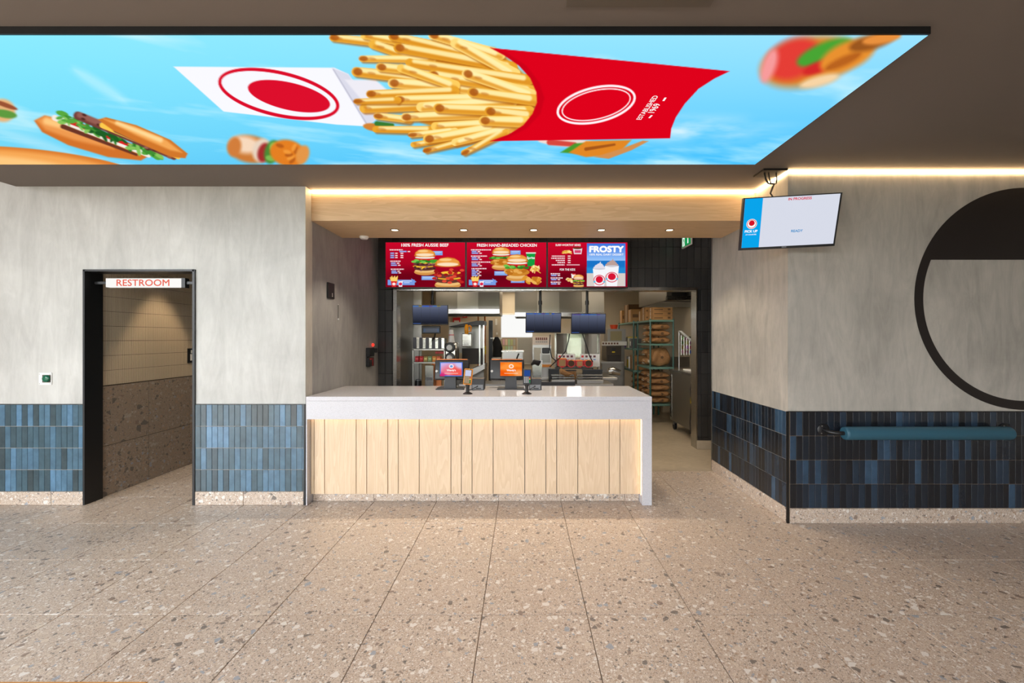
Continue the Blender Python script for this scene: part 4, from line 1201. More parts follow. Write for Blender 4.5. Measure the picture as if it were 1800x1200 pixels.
MB().box(XA + .045, XA + .047, 5.6, 5.66, 1.285, 1.30).box(XA + .045, XA + .047, 5.70, 5.712, 1.20, 1.30).build('red_mark', M['red'], cb)

sd = thing('smoke_detector', 'small white smoke detector under the oak soffit', 'detector', (PX(640, 4.78), 4.78, SOF))
MB().lathe([(.05, 0), (.05, -.012), (.036, -.03), (.002, -.032)], (PX(640, 4.78), 4.78, SOF), 20).build('cover', M['white_plastic'], sd, True)

ex = thing('exit_sign', 'green running-man exit sign hanging before the black tiles', 'sign', (2.2, 5.74, 2.8))
MB().box(2.195, 2.215, 5.58, 5.90, 2.795, 2.965, .002).build('housing', M['white_plastic'], ex)
MB().quad((2.1945, 5.59, 2.81), (2.1945, 5.89, 2.81), (2.1945, 5.89, 2.955), (2.1945, 5.59, 2.955)).build('green_face', M['green_exit'], ex)
MB().quad((2.194, 5.79, 2.82), (2.194, 5.87, 2.82), (2.194, 5.87, 2.94), (2.194, 5.79, 2.94)).build('door_mark', M['exit_white'], ex)
MB().quad((2.1935, 5.825, 2.825), (2.1935, 5.84, 2.825), (2.1935, 5.82, 2.89), (2.1935, 5.80, 2.88)).quad((2.1935, 5.80, 2.88), (2.1935, 5.84, 2.885), (2.1935, 5.835, 2.92), (2.1935, 5.81, 2.915)).build('runner_mark', M['green_exit'], ex)
MB().prism([(2.194, 5.64, 2.93), (2.194, 5.72, 2.93), (2.194, 5.68, 2.90)], (-.0005, 0, 0)).prism([(2.194, 5.70, 2.83), (2.194, 5.66, 2.83), (2.194, 5.67, 2.92), (2.194, 5.69, 2.92)], (-.0005, 0, 0)).build('arrow_mark', M['exit_white'], ex)
MB().tube([(2.205, 5.74, 2.965), (2.205, 5.74, CEIL)], .008, 8).build('stem', M['white_plastic'], ex)

# ---- padded leaning rail
rl = thing('padded_rail', 'black wall rail with long teal foam pad below the mural', 'rail', (3.3, YR, .785))
rz, ry = .785, 3.53
for x, s in ((2.547, 1), (4.085, -1)):
    fg = MB().lathe([(.052, -.012), (.052, -.017), (.046, -.022), (.001, -.022)], (x, YR, rz + .01), 28, 'Y').build('flange', M['black'], rl, True)
    for k in range(3):
        a = math.radians(90 + 120 * k + 25)
        MB().lathe([(.006, -.022), (.006, -.026), (.002, -.027)], (x + .036 * math.cos(a), YR, rz + .01 + .036 * math.sin(a)), 10, 'Y').build('screw', M['steel'], fg)
    MB().tube([(x, YR - .018, rz + .01), (x, YR - .05, rz + .008), (x + s * .012, ry + .03, rz + .004), (x + s * .04, ry + .006, rz), (x + s * .09, ry, rz), (x + s * .14, ry, rz)], .0165, 14).build('bent_end', M['black'], rl, True)
xa, xb = PX(1483, ry), PX(1776, ry)
MB().lathe([(.02, 0), (.045, .0), (.053, .008), (.0545, .02), (.0545, xb - xa - .02), (.053, xb - xa - .008), (.045, xb - xa), (.02, xb - xa)], (xa, ry, rz), 32, 'X').build('foam_pad', M['teal'], rl, True)
MB().tube([(xa - .03, ry, rz), (xb + .03, ry, rz)], .0165, 14).build('bar', M['black'], rl, True)

# ---- table whose edge shows at the bottom corner
tb = thing('dining_table', 'orange-toned timber table edge at the bottom left corner', 'table', (-1.35, .62, 0))
tz = .75
ty = (CAM_H - tz) * F_PX / (1196.3 - VPY)
tx = PX(262, ty)
MB().box(tx - .9, tx, ty - .65, ty, tz - .03, tz, .003).build('table_top', M['table_edge'], tb)
for a in (tx - .84, tx - .06):
    for c in (ty - .59, ty - .06):
        MB().box(a - .02, a + .02, c - .02, c + .02, 0, tz - .03).build('leg', M['steel_frame'], tb)

# ================================================================== KITCHEN
def bpx(mb, x0, x1, y0, y1, Y, d, bevel=0.):
    """box whose front face covers the given outline at depth Y"""
    return mb.box(PX(x0, Y), PX(x1, Y), Y, Y + d, PZ(y1, Y), PZ(y0, Y), bevel)
# ---- ceiling light panels
for k, (x, yy, lab) in enumerate(((-1.6, 6.75, 'bright ceiling light panel over the left prep shelves'), (.2, 6.75, 'bright ceiling light panel over the pass bench'), (1.7, 6.9, 'bright ceiling light panel in front of the storage rack'),
                                  (-.3, 9.3, 'bright ceiling light panel seen beyond the left hood'), (1.5, 9.6, 'bright ceiling light panel at the back above the ovens'), (3.4, 7.6, 'bright ceiling light panel beside the right hood'), (-.3, 10.3, 'bright ceiling light panel nearest the white blind'))):
    t = thing('ceiling_panel_light', lab, 'ceiling light', (x, yy, 2.78), 'kitchen ceiling light panels')
    MB().box(x - .32, x + .32, yy - .32, yy + .32, 2.765, 2.78).build('frame', M['white_plastic'], t)
    MB().box(x - .29, x + .29, yy - .29, yy + .29, 2.76, 2.766).build('diffuser', M['panel_lamp'], t)

# ---- left steel lining wall and end panel
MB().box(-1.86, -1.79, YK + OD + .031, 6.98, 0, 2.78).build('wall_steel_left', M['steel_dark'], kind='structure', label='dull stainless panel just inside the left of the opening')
ep = MB(); bpx(ep, 725, 741, 500, 700, 6.99, .05); ep.box(-3.3, -1.79, 7.0, 7.05, 0, 2.78)
ep.build('wall_steel_end', M['steel'], kind='structure', label='stainless end panel behind the hanging left monitor')

# ---- pass benches
be = thing('pass_bench', 'stainless work bench running behind the service counter', 'bench', (-.2, 6.6, 0))
MB().box(-.95, 1.35, 6.36, 6.86, .85, .885, .003).build('bench_top', M['steel'], be)
MB().box(-.92, 1.3, 6.42, 6.82, .3, .33).build('under_shelf', M['steel'], be)
for x in (-.9, -.2, 1.28):
    for yy in (6.42, 6.8): MB().tube([(x, yy, 0), (x, yy, .85)], .02, 10).build('leg', M['steel'], be)
b2 = thing('prep_line', 'stainless prep line bench in the middle of the kitchen', 'bench', (.6, 7.5, 0))
MB().box(.12, 1.55, 7.0, 8.0, .88, .92, .003).build('bench_top', M['steel'], b2)
MB().box(.15, 1.5, 7.05, 7.95, 0, .88).build('cabinet', M['steel_dark'], b2)

# ---- order monitors on ceiling poles
def monitor(x0, x1, y0, y1, Y, pole_px, label, yaw=0.):
    cx, w = PX((x0 + x1) / 2, Y), (x1 - x0) / F_PX * Y
    z0, z1 = PZ(y1, Y), PZ(y0, Y)
    t = thing('order_monitor', label, 'monitor', (cx, Y, 2.78), 'hanging order monitors in the kitchen')
    cz = (z0 + z1) / 2
    R = Matrix.Translation((cx, Y, cz)) @ Matrix.Rotation(yaw, 4, 'Z') @ Matrix.Rotation(math.radians(7), 4, 'X')
    h = z1 - z0
    MB().box(-w / 2, w / 2, 0, .035, -h / 2, h / 2, .004, 1, R).build('housing', M['black'], t)
    q = lambda a, b: R @ Vector((a, -.001, b))
    nu_, nv_ = 40, 24
    U, V = np.meshgrid(np.linspace(-w / 2 + .008, w / 2 - .008, nu_), np.linspace(-h / 2 + .018, h / 2 - .008, nv_)); U, V = U.ravel(), V.ravel()
    g = ((V + h / 2) / h)[:, None]
    B = Paint(U, V, (0, 0, 0)); B.c = np.array([22, 24, 34]) * (1 - g) + np.array([104, 112, 138]) * g  # lighter top imitates a reflection, put into the display colour
    rr = np.random.RandomState(int(x0))
    xx = -w / 2 + .01
    while xx < w * .28:
        l = .02 + .04 * rr.rand(); B.rect(xx, h / 2 - .02, xx + l, h / 2, [(40, 90, 220), (150, 140, 50), (60, 120, 200), (90, 70, 160)][rr.randint(4)], .006); xx += l + .01
    B.rect(-w / 2, -h / 2, -w * .28, -h / 2 + .026, (70, 110, 190), .006)
    pts = np.array([tuple(q(a, b)) for a, b in zip(U, V)])
    link('display', grid_mesh('display', pts, nu_, nv_, B.c), M.setdefault('mon_pic', vcol_mat('monitor_picture_sheen', .95)), t)
    for k in range(1, 4):
        xx = -w / 2 + w * k / 4
        MB().quad(q(xx - .001, -h / 2 + .02) + Vector((0, -.001, 0)), q(xx + .001, -h / 2 + .02) + Vector((0, -.001, 0)), q(xx + .001, h / 2 - .012) + Vector((0, -.001, 0)), q(xx - .001, h / 2 - .012) + Vector((0, -.001, 0))).build('column_line', M['black'], t)
    px_ = PX(pole_px, Y)
    MB().tube([(px_, Y + .06, 2.78), (px_, Y + .06, cz)], .021, 12).build('pole', M['black'], t, True)
    MB().lathe([(.03, 0), (.03, .06)], (px_, Y + .06, PZ(535, Y)), 14).build('collar', M['black'], t, True)
    MB().box(px_ - .06, px_ + .06, Y + .034, Y + .06, cz - .06, cz + .06).build('mount', M['black'], t)
    return t
monitor(725, 787.5, 536, 571, 6.42, 759, 'black order monitor at the left with the keypad bar below it')
monitor(924, 987, 549.5, 585, 6.45, 950, 'black order monitor between the white blind and the right-hand monitor', math.radians(5))
monitor(1004, 1065, 551, 587, 6.45, 1033, 'black order monitor with dangling cables over the red cartons', math.radians(2))
bb = thing('bump_bar', 'black keypad bar with grey keys under the left monitor', 'keypad', P(757, 586, 6.4))
b = MB(); bpx(b, 741, 773.5, 573, 586, 6.4, .05, .006); b.build('body', M['black'], bb)
b = MB(); bpx(b, 744, 771.5, 577, 583.5, 6.395, .006); kf = b.build('key_field', smat('key_blue', (84, 112, 160), .5), bb)
for k in range(8):
    for r in range(2):
        b = MB(); bpx(b, 748 + k * 2.6, 750 + k * 2.6, 577.6 + r * 3, 579.8 + r * 3, 6.391, .005); b.build('key', M['grey_plastic'], kf)
MB().tube([P(765, 586, 6.42), P(764, 592, 6.44), P(760, 598, 6.5)], .012, 8).build('arm', M['black'], bb, True)

# ---- left shelf rack with cup bins and sauces
sr = thing('condiment_rack', 'stainless shelf rack holding bins and sauce boxes at the left', 'rack', (PX(755, 6.7), 6.7, .9))
ra, rb = PX(725.5, 6.62), PX(783, 6.62)
for yy, th in ((613, .02), (626 + 10, .015), (682, .02)):
    MB().box(ra, rb, 6.6, 6.95, PZ(yy + 2.5, 6.62), PZ(yy, 6.62)).build('shelf', M['steel'], sr)
for xx in (ra, rb - .02):
    for yy in (6.6, 6.93): MB().box(xx, xx + .02, yy, yy + .02, 0, PZ(612, 6.62)).build('post', M['steel'], sr)
MB().box(ra + .25, ra + .4, 6.84, 6.9, .80, PZ(640, 6.62)).build('side_panel', M['copper'], sr)
for k in range(5):
    t = thing('lid_bin', ['leftmost steel bin on the top of the condiment rack', 'second steel bin from the left on the condiment rack', 'middle steel bin on the top of the condiment rack', 'fourth steel bin from the left on the condiment rack', 'steel bin at the cup dispenser end of the condiment rack'][k], 'bin', P(731 + k * 11, 612.9, 6.62), 'steel bins on the condiment rack')
    b = MB(); bpx(b, 731.5 + k * 11, 737.3 + k * 11, 594.5 - (k == 0), 612.5, 6.63, .2, .003); b.build('body', M['steel_mirror'], t)
    b = MB(); bpx(b, 726.2 + k * 11, 731.4 + k * 11, 592.8, 612.5, 6.61, .22, .003); b.build('divider', smat('bin_grey', (96, 98, 108), .5), t)
sauce = [((196, 30, 40), 'dark red sauce box'), ((222, 30, 36), 'bright red sauce box'), ((198, 168, 92), 'mustard yellow sauce box'), ((150, 178, 126), 'pale green sauce box'), ((240, 150, 50), 'amber sauce box'), ((236, 110, 60), 'coral orange sauce box')]
for k, (c, lab) in enumerate(sauce):
    x = 729.5 + k * 7.55
    t = thing('sauce_box', lab + ' in the row on the condiment rack', 'box', P(x + 3, 635.8, 6.6), 'sauce boxes on the condiment rack')
    b = MB(); bpx(b, x, x + 6.8, 626, 635.6, 6.605, .12, .002); b.build('carton', smat('sauce_%d' % k, c, .5), t)
    b = MB(); bpx(b, x + 1.2, x + 5.6, 629, 632, 6.603, .004); b.build('print', smat('sauce_print_%d' % k, tuple(min(255, v + 70) for v in c), .5), t)
b = MB(); bpx(b, 765, 785, 617.5, 621.5, 6.7, .12, .004); b.build('red_packet', M['red'], label='red packet lying under the top shelf of the condiment rack', cat='packet')
t = thing('coffee_tin', 'small black lidded canister at the foot of the condiment rack', 'canister', P(736, 681.5, 6.64))
c_ = Vector((PX(735, 6.68), 6.68, .793))
MB().lathe([(.05, 0), (.05, .10), (.045, .11)], c_, 18).build('body', M['black'], t, True)
MB().lathe([(.038, .11), (.036, .13), (.02, .135)], c_, 18).build('lid', M['grey_plastic'], t, True)
t = thing('steel_caddy', 'steel caddy with grey label at the foot of the condiment rack', 'caddy', P(756, 681, 6.62))
b = MB(); bpx(b, 747, 762, 642, 680.5, 6.66, .12, .004); b.build('body', M['steel_mirror'], t)
b = MB(); bpx(b, 749, 760, 663, 668.5, 6.655, .006); b.build('label_plate', M['grey_plastic'], t)

# ---- cup dispenser with two wells and a cup stack on top
cd = thing('cup_dispenser', 'steel cup dispenser with two black wells beside the sauce boxes', 'dispenser', P(792, 637, 6.35))
b = MB(); bpx(b, 781.5, 802, 602, 640, 6.35, .3, .02); b.build('body', M['steel_mirror'], cd, True)
b = MB(); b.box(PX(784, 6.45), PX(799, 6.45), 6.42, 6.6, 0, PZ(639, 6.35)); b.build('pedestal', M['steel_dark'], cd)
for yc in (610.5, 628.5):
    c_ = P(791, yc, 6.35)
    MB().lathe([(.05, -.006), (.078, -.006), (.07, -.022), (.048, -.026)], c_, 24, 'Y').build('gasket', M['black'], cd, True)
    MB().lathe([(.043, .0), (.037, -.06), (.041, -.066), (.036, -.07), (.002, -.066)], c_, 20, 'Y').build('cup', M['white_plastic'], cd, True)
cs = thing('cup_stack', 'tall stack of white paper cups on the cup dispenser', 'cup stack', P(794, 601.8, 6.45))
c_ = P(793.5, 601.7, 6.45)
for k in range(7):
    MB().lathe([(.052 - k * .0035, 0 + k * .027), (.052 - k * .0035, .006 + k * .027), (.047 - k * .0035, .03 + k * .027), (.002, .03 + k * .027)], c_, 18).build('cup', M['white_plastic'], cs, True)
MB().lathe([(.0405, .108), (.0395, .118)], c_, 18).build('red_band', M['red'], cs)

# ---- steel hoods
def hood(label, x0, x1, Y0, Y1, z0, zl, name='extraction_hood'):
    t = thing(name, label, 'hood', ((x0 + x1) / 2, (Y0 + Y1) / 2, z0), 'stainless extraction hoods')
    n = max(2, round((x1 - x0) / .42))
    for k in range(n):
        a, b_ = x0 + (x1 - x0) * k / n, x0 + (x1 - x0) * (k + 1) / n
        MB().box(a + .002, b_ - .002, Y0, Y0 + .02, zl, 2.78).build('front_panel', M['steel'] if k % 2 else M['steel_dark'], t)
    MB().box(x0, x0 + .02, Y0 + .02, Y1, z0, 2.78).build('side_panel', M['steel'], t)
    MB().box(x1 - .02, x1, Y0 + .02, Y1, z0, 2.78).build('side_panel', M['steel'], t)
    MB().box(x0, x1, Y1 - .02, Y1, z0, 2.78).build('back_panel', M['steel_dark'], t)
    MB().prism([(x0, Y0 - .012, z0), (x0, Y0 - .012, zl), (x0, Y0 + .04, zl), (x0, Y0 + .07, z0)], (x1 - x0, 0, 0)).build('lip', M['steel_mirror'], t)
    m = int((x1 - x0) / .3)
    for k in range(m):
        a = x0 + .04 + (x1 - x0 - .08) * k / m
        MB().box(a, a + (x1 - x0 - .08) / m - .02, Y0 + .1, Y1 - .1, z0 + .1, z0 + .13).build('filter', M['steel_dark'], t)
    return t
hood('stainless hood with bright lower lip above the fry station', PX(766, 7.9), PX(878, 7.9), 7.9, 9.0, PZ(551, 7.9), PZ(543, 7.9))
hood('wide stainless hood behind the two right-hand monitors', PX(905, 8.6), PX(1062, 8.6), 8.6, 9.6, PZ(556, 8.6), PZ(549, 8.6))
rh = hood('stainless hood with underside lights above the stacked cartons', 2.40, 3.50, 7.12, 8.84, 2.20, 2.27)
for yy in (7.5, 7.9):
    for x in (2.85, 3.3):
        MB().lathe([(.001, 0), (.04, 0), (.04, -.012), (.001, -.012)], (x, yy, 2.298), 16).build('hood_lamp', M['panel_lamp'], rh)
b = MB(); bpx(b, 1181, 1207, 514, 526.5, 7.115, .012); b.build('vent_slot', M['steel_frame'], rh)

# ---- fry station with slanted black cover
fs = thing('fry_station', 'stainless fry holding station with slanted black cover', 'station', (PX(820, 7.3), 7.3, 0))
Yf = 7.25
b = MB(); bpx(b, 789, 850, 566, 620, Yf + .5, .04); b.build('back_panel', M['steel'], fs)
MB().prism([P(789, 573.5, Yf), P(838, 563.5, Yf), P(851, 563.5, Yf), P(851, 571, Yf), P(789, 574.5, Yf)], (0, .5, 0)).build('cover', M['black'], fs)
for x in (842, 849): 
    b = MB(); bpx(b, x, x + 2.5, 571, 650, Yf, .03); b.build('post', M['steel_mirror'], fs)
b = MB(); bpx(b, 789, 792, 574, 650, Yf + .03, .03); b.build('post', M['steel'], fs)
b = MB(); bpx(b, 812, 829, 586, 609, Yf + .1, .2, .01); b.build('heat_shroud', M['steel_mirror'], fs)
b = MB(); bpx(b, 812, 852, 612, 640, Yf + .3, .03); b.build('rear_screen', smat('dark_brown_sheet', (46, 38, 32), .5), fs)  # plain dark brown sheet at the back
MB().prism([P(824, 650, Yf - .3), P(852, 640, Yf - .3), P(852, 648, Yf - .3), P(826, 662, Yf - .3)], (0, .5, 0)).build('scoop_tray', M['steel'], fs)
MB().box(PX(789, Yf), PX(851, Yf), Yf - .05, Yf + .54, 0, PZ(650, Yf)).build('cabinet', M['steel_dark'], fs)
t = thing('oil_jug', 'amber jug of oil hanging in the fry station', 'jug', P(820, 585, 7.2))
c_ = P(820, 587, 7.2)
MB().lathe([(.03, 0), (.034, .02), (.034, .10), (.03, .135), (.022, .15), (.022, .165)], c_, 16).build('body', mat('amber', tuple(lin((196, 130, 16))), .15), t, True)
MB().tube([c_ + Vector((.03, 0, .04)), c_ + Vector((.07, 0, .05)), c_ + Vector((.08, 0, .12)), c_ + Vector((.06, 0, .14)), c_ + Vector((.03, 0, .13))], .011, 8).build('handle', M['orange'], t, True)
for k, (x, w) in enumerate(((840.5, 2.4), (852.5, 3.0))):
    Yp = 9.3
    t = thing('gas_pipe', ['thin copper pipe running down behind the fry station', 'thicker copper pipe with yellow valve beside the open door leaf'][k], 'pipe', P(x, 725, Yp), 'copper pipes')
    MB().tube([(PX(x, Yp), Yp, 2.77), (PX(x, Yp), Yp, 0)], w / 2 / F_PX * Yp, 10).build('pipe_run', M['copper'], t, True)
    if k: MB().tube([P(x, 608, Yp - .06), P(x, 622, Yp - .06)], .026, 10).build('valve_lever', M['yellow'], t, True)
for k, (x0, x1, y0, y1, lab) in enumerate(((796, 809, 558, 570, 'red fire blanket pouch on the wall behind the left monitor'), (799, 806, 551, 556, 'small red safety sign above the fire blanket pouch'), (813, 821, 551, 558, 'small red square sign beside the hood lip'))):
    t = thing('safety_sign', lab, 'sign', P((x0 + x1) / 2, y1, 10.9))
    b = MB(); bpx(b, x0, x1, y0, y1, 10.97, .025); b.build('plate', M['red'], t)
    b = MB(); bpx(b, x0 + 2.2, x1 - 2.2, y0 + (y1 - y0) * .42, y1 - (y1 - y0) * .22, 10.965, .004); b.build('print', M['white_plastic'], t)

# ---- black strip curtain / aprons, door frame
t = thing('strip_curtain', 'tall black door leaf standing open in the middle of the kitchen', 'door leaf', P(864, 700, 8.2))
b = MB(); bpx(b, 859, 866, 563, 737.2, 8.2, .05); b.build('leaf', M['black'], t)
t = thing('hanging_apron', 'black apron hanging on hooks beside the open door leaf', 'apron', P(871, 625, 8.1))
bm_ = MB(); c_ = P(871, 598, 8.1)
rs = random.Random(4)
bm_.tube([P(873, 592, 8.1), P(873, 600, 8.1), P(875, 612, 8.1), P(874, 626, 8.1), P(874, 646, 8.1)], .05, 12, True, [.03, .075, .09, .085, .07])
bm_.build('cloth', smat('apron_black', (16, 16, 18), .9), t, True)
MB().box(c_.x - .1, c_.x + .12, 8.14, 8.202, c_.z + .03, c_.z + .05).build('hook_rail', M['steel'], t)
t = thing('column_wall', 'cream pillar face with switch plates beside the white blind', 'pillar', P(873, 700, 9.6))
b = MB(); bpx(b, 866, 880, 500, 680, 9.6, .2); b.build('shaft', M['kwall'], t)
for (x0, x1, y0, y1) in ((870.5, 874, 560, 571), (872, 875, 584, 588)):
    b = MB(); bpx(b, x0, x1, y0, y1, 9.59, .012); b.build('switch_plate', M['white_plastic'], t)

# ---- white blind, notice board, pegboard at the back
w = thing('roller_blind', 'bright white roller blind glowing with daylight at the back', 'blind', P(908, 592, 10.9))
b = MB(); bpx(b, 881, 936, 553, 592.5, 10.95, .02); b.build('fabric', M['window_glow'], w)
b = MB(); bpx(b, 880.5, 936.5, 550.5, 553, 10.93, .05); b.build('cassette', M['white_plastic'], w)
t = thing('notice_board', 'pinned notice board under the white blind', 'notice board', P(895, 618, 10.9))
b = MB(); bpx(b, 882, 908, 594, 621, 10.96, .03); b.build('board', smat('board_tan', (170, 150, 128), .7), t)
rs = random.Random(5)
for k in range(10):
    x, y = 883.5 + (k % 5) * 4.7, 596 + (k // 5) * 12
    b = MB(); bpx(b, x, x + 3.8, y, y + 9 + rs.random() * 2, 10.953, .006); b.build('sheet', smat('sheet_%d' % k, (196 + rs.randrange(-30, 30), 180 + rs.randrange(-30, 30), 164 + rs.randrange(-30, 30)), .7), t)
t = thing('pegboard', 'pale perforated steel panel beside the notice board', 'panel', P(922, 640, 10.9))
b = MB(); bpx(b, 909.5, 938, 593.5, 640, 10.96, .03); b.build('sheet', smat('peg_grey', (188, 186, 178), .4), t)
b = MB()
for i in range(11):
    for j in range(18):
        c_ = P(911.5 + i * 2.4, 595.5 + j * 2.4, 10.9585)
        b.box(c_.x - .009, c_.x + .009, c_.y, c_.y + .004, c_.z - .009, c_.z + .009)
b.build('holes', M['steel_frame'], t, kind='stuff')

# ---- machines in the middle
t = thing('drink_fridge', 'dark steel cabinet with round lock below the hanging apron', 'cabinet', P(872, 690, 6.95))
b = MB(); bpx(b, 863.5, 881, 629, 763.2, 6.95, .25, .004); b.build('body', M['steel_dark'], t)
b = MB(); bpx(b, 865, 872, 632, 666, 6.94, .012); b.build('door', M['steel'], t)
t = thing('steel_bin', 'open steel bin with dark strap behind the orange till', 'bin', P(900, 672, 7.0))
MB().box(PX(883, 7.0), PX(919, 7.0), 7.0, 7.03, 0.0, PZ(619, 7.0)).box(PX(883, 7.0), PX(919, 7.0), 7.27, 7.3, 0.0, PZ(619, 7.0)).box(PX(883, 7.0), PX(887, 7.0), 7.03, 7.27, 0.0, PZ(619, 7.0)).box(PX(915, 7.0), PX(919, 7.0), 7.03, 7.27, 0.0, PZ(619, 7.0)).build('walls', M['steel'], t)
b = MB(); bpx(b, 881, 921, 616, 619, 6.99, .32, .004); b.build('rim', M['steel_mirror'], t)
MB().tube([P(912, 621, 6.985), P(909, 628, 6.985), P(906, 640, 6.985)], .013, 6).build('strap', M['black'], t, True)
t = thing('toaster_oven', 'steel bun toaster with picture guide and orange strip below the middle monitor', 'toaster', P(952, 672, 6.9))
b = MB(); bpx(b, 936, 969, 606, 663.2, 7.02, .35); b.build('body', M['steel'], t)
b = MB(); bpx(b, 938.5, 951, 611, 637, 6.99, .012); b.build('panel', smat('toaster_cream', (176, 170, 152), .5), t)
b = MB(); bpx(b, 953, 966, 611, 621, 6.985, .012, .01); b.build('opening', M['black'], t)
b = MB(); bpx(b, 953, 967, 623, 637, 6.99, .012); b.build('panel', M['steel_dark'], t)
b = MB(); bpx(b, 936, 970, 640.5, 645, 6.97, .02); b.build('strip', M['orange'], t)
b = MB(); bpx(b, 936, 969, 591, 606, 7.02, .3); gb = b.build('guide_board', smat('guide_cream', (212, 196, 180), .6), t)
for k in range(6):
    b = MB(); bpx(b, 941.5 + k * 3.6, 944 + k * 3.6, 593, 597.5, 7.015, .006); b.build('guide_picture', smat('guide_brown', (112, 58, 44), .6), gb)
    b = MB(); bpx(b, 941.5 + k * 3.6, 944 + k * 3.6, 600, 601.5, 7.015, .006); b.build('guide_text', M['grey_plastic'], gb)
t = thing('steel_tub', 'crumpled foil-lined steel tub in front of the toaster', 'tub', P(945, 676, 6.5))
MB().prism([P(935, 640, 6.45), P(953, 640, 6.45), P(951, 671, 6.45), P(939, 671, 6.45)], (0, .2, 0)).build('body', M['steel_mirror'], t)
MB().tube([P(934, 641, 6.44), P(939, 636, 6.44), P(946, 638, 6.44), P(951, 634, 6.44)], .03, 8, True, [.015, .04, .045, .02]).build('liner', M['black'], t, True)
t = thing('serving_spatula', 'upright spatula with white blade in front of the toaster', 'spatula', P(950, 640, 6.4))
b = MB(); bpx(b, 947, 953.5, 633, 640, 6.42, .006); b.build('blade', M['white_plastic'], t)
MB().tube([P(950.3, 621, 6.42), P(950.3, 634, 6.42)], .008, 8).build('handle', M['white_plastic'], t)

# reflective guard with posters
t = thing('pass_guard', 'curved reflective stainless guard above the red cartons', 'guard', P(1015, 645, 7.15))
b = MB(); bx = []
for k in range(13):
    x = 978 + (1053 - 978) * k / 12
    bx.append((x, 7.15 + .012 * math.sin(k / 12 * math.pi * 2.2)))
pts = [P(x, 586, Y) for x, Y in bx]; lo = [P(x, 645, Y) for x, Y in bx]
for k in range(12): b.quad(pts[k], pts[k + 1], lo[k + 1], lo[k])
b.build('sheet', mat('mirror_steel', (.42, .41, .38), .16, 1.0), t, True)
for x in (975, 1052):
    b = MB(); bpx(b, x, x + 3, 584, 662, 7.12, .03); b.build('post', M['steel_mirror'], t)
for k, (x0, x1, y0, y1) in enumerate(((980, 1011, 622, 640), (1020, 1054, 622, 644))):
    t = thing('guide_poster', ['white picture guide poster on the left half of the steel guard', 'white picture guide poster on the right half of the steel guard'][k], 'poster', P((x0 + x1) / 2, y1, 7.04), 'white guide posters')
    b = MB(); bpx(b, x0, x1, y0, y1, 7.103, .014); ps = b.build('sheet', M['white_plastic'], t)
    for m in range(4):
        b = MB(); bpx(b, x0 + 2 + m * 7, x0 + 6 + m * 7, y0 + 2.5, y0 + 6, 7.100, .004); b.build('picture', [M['red'], smat('guide_purple', (110, 60, 70), .6)][m > 0], ps)
        b = MB(); bpx(b, x0 + 2 + m * 7, x0 + 6 + m * 7, y0 + 9, y0 + 10.5, 7.100, .004); b.build('caption', smat('caption_blue', (90, 140, 210), .6), ps)
# carton rack: four red fries cartons, two showing card backs
rk = thing('carton_rack', 'black wire ledge carrying four fries cartons', 'rack', P(1010, 648, 6.75))
b = MB(); bpx(b, 977, 1043, 646.5, 648, 6.735, .19); b.build('ledge', M['black'], rk)
for x in (979, 1041): 
    b = MB(); bpx(b, x, x + 1.5, 648, 668, 6.89, .015); b.build('support', M['black'], rk)
for k, (x0, x1, m_, lab) in enumerate(((980, 996.5, 0, 'fries carton with tan card back, leftmost on the wire ledge'), (997, 1011, 1, 'red fries carton with dark mouth next to the leftmost one'), (1012, 1026, 0, 'fries carton with tan card back between two dark-mouthed cartons'), (1026.5, 1042.5, 1, 'red fries carton with dark mouth, rightmost on the wire ledge'))):
    t = thing('fries_carton', lab, 'carton', P((x0 + x1) / 2, 646.4, 6.7), 'fries cartons on the wire ledge')
    yt = 630.5 if k in (0,) else 633.5
    b = MB(); b.prism([P(x0, yt, 6.66), P(x1, yt + .5, 6.66), P(x1 - .6, 643, 6.66), P((x0 + x1) / 2, 646.3, 6.66), P(x0 + .6, 643, 6.66)], (0, .12, 0)); b.build('carton', M['red'], t)
    b = MB()
    if m_: b.lathe([(.001, -.004), (.05, -.004), (.045, .0), (.001, .0)], P((x0 + x1) / 2, 638.5, 6.66), 18, 'Y')
    else: bpx(b, x0 + 2.4, x1 - 2.2, yt + 1.5, 643.5, 6.655, .01, .003)
    b.build('mouth' if m_ else 'card_back', smat('carton_in_%d' % k, (74, 46, 22) if m_ else (176, 134, 88), .7), t)
    b = MB(); bpx(b, x0 + .8, x1 - .8, yt - 1, yt + .8, 6.67, .1, .004); b.build('top_edge', M['orange'], t)

# low trays on the pass bench
for k, (x0, x1, y0, y1, m_, lab) in enumerate(((965, 983, 648, 661, 'black', 'black holder box under the leftmost carton'), (993, 1013, 650, 658, 'paper', 'brown woven basket under the cartons'), (1025, 1059, 649, 658, 'black', 'long black holder box under the rightmost carton'))):
    t = thing('holder_box', lab, 'box', P((x0 + x1) / 2, y1, 6.55))
    b = MB(); bpx(b, x0, x1, y0 + 1.5, 671, 6.625, .1, .004); b.build('body', M[m_], t)
    b = MB(); bpx(b, x0 - .4, x1 + .4, y0 + .5, y0 + 2, 6.62, .108); b.build('rim', M['black_soft'], t)
for k, (x0, x1, lab) in enumerate(((969, 1011, 'shiny steel slide tray, left of the two on the pass bench'), (1014, 1061, 'shiny steel slide tray, right of the two on the pass bench'))):
    t = thing('slide_tray', lab, 'tray', P((x0 + x1) / 2, 673, 6.45), 'steel slide trays on the pass bench')
    for m in range(3):
        b = MB(); bpx(b, x0 + m * 1.2, x1 - 2 + m, 658 + m * 4.4, 660.5 + m * 4.4, 6.55 - m * .06, .06, .002); b.build('rung', M['steel_mirror'], t)
    b = MB(); bpx(b, x0, x1, 668, 674, 6.4, .2, .004); b.build('pan', M['steel'], t)
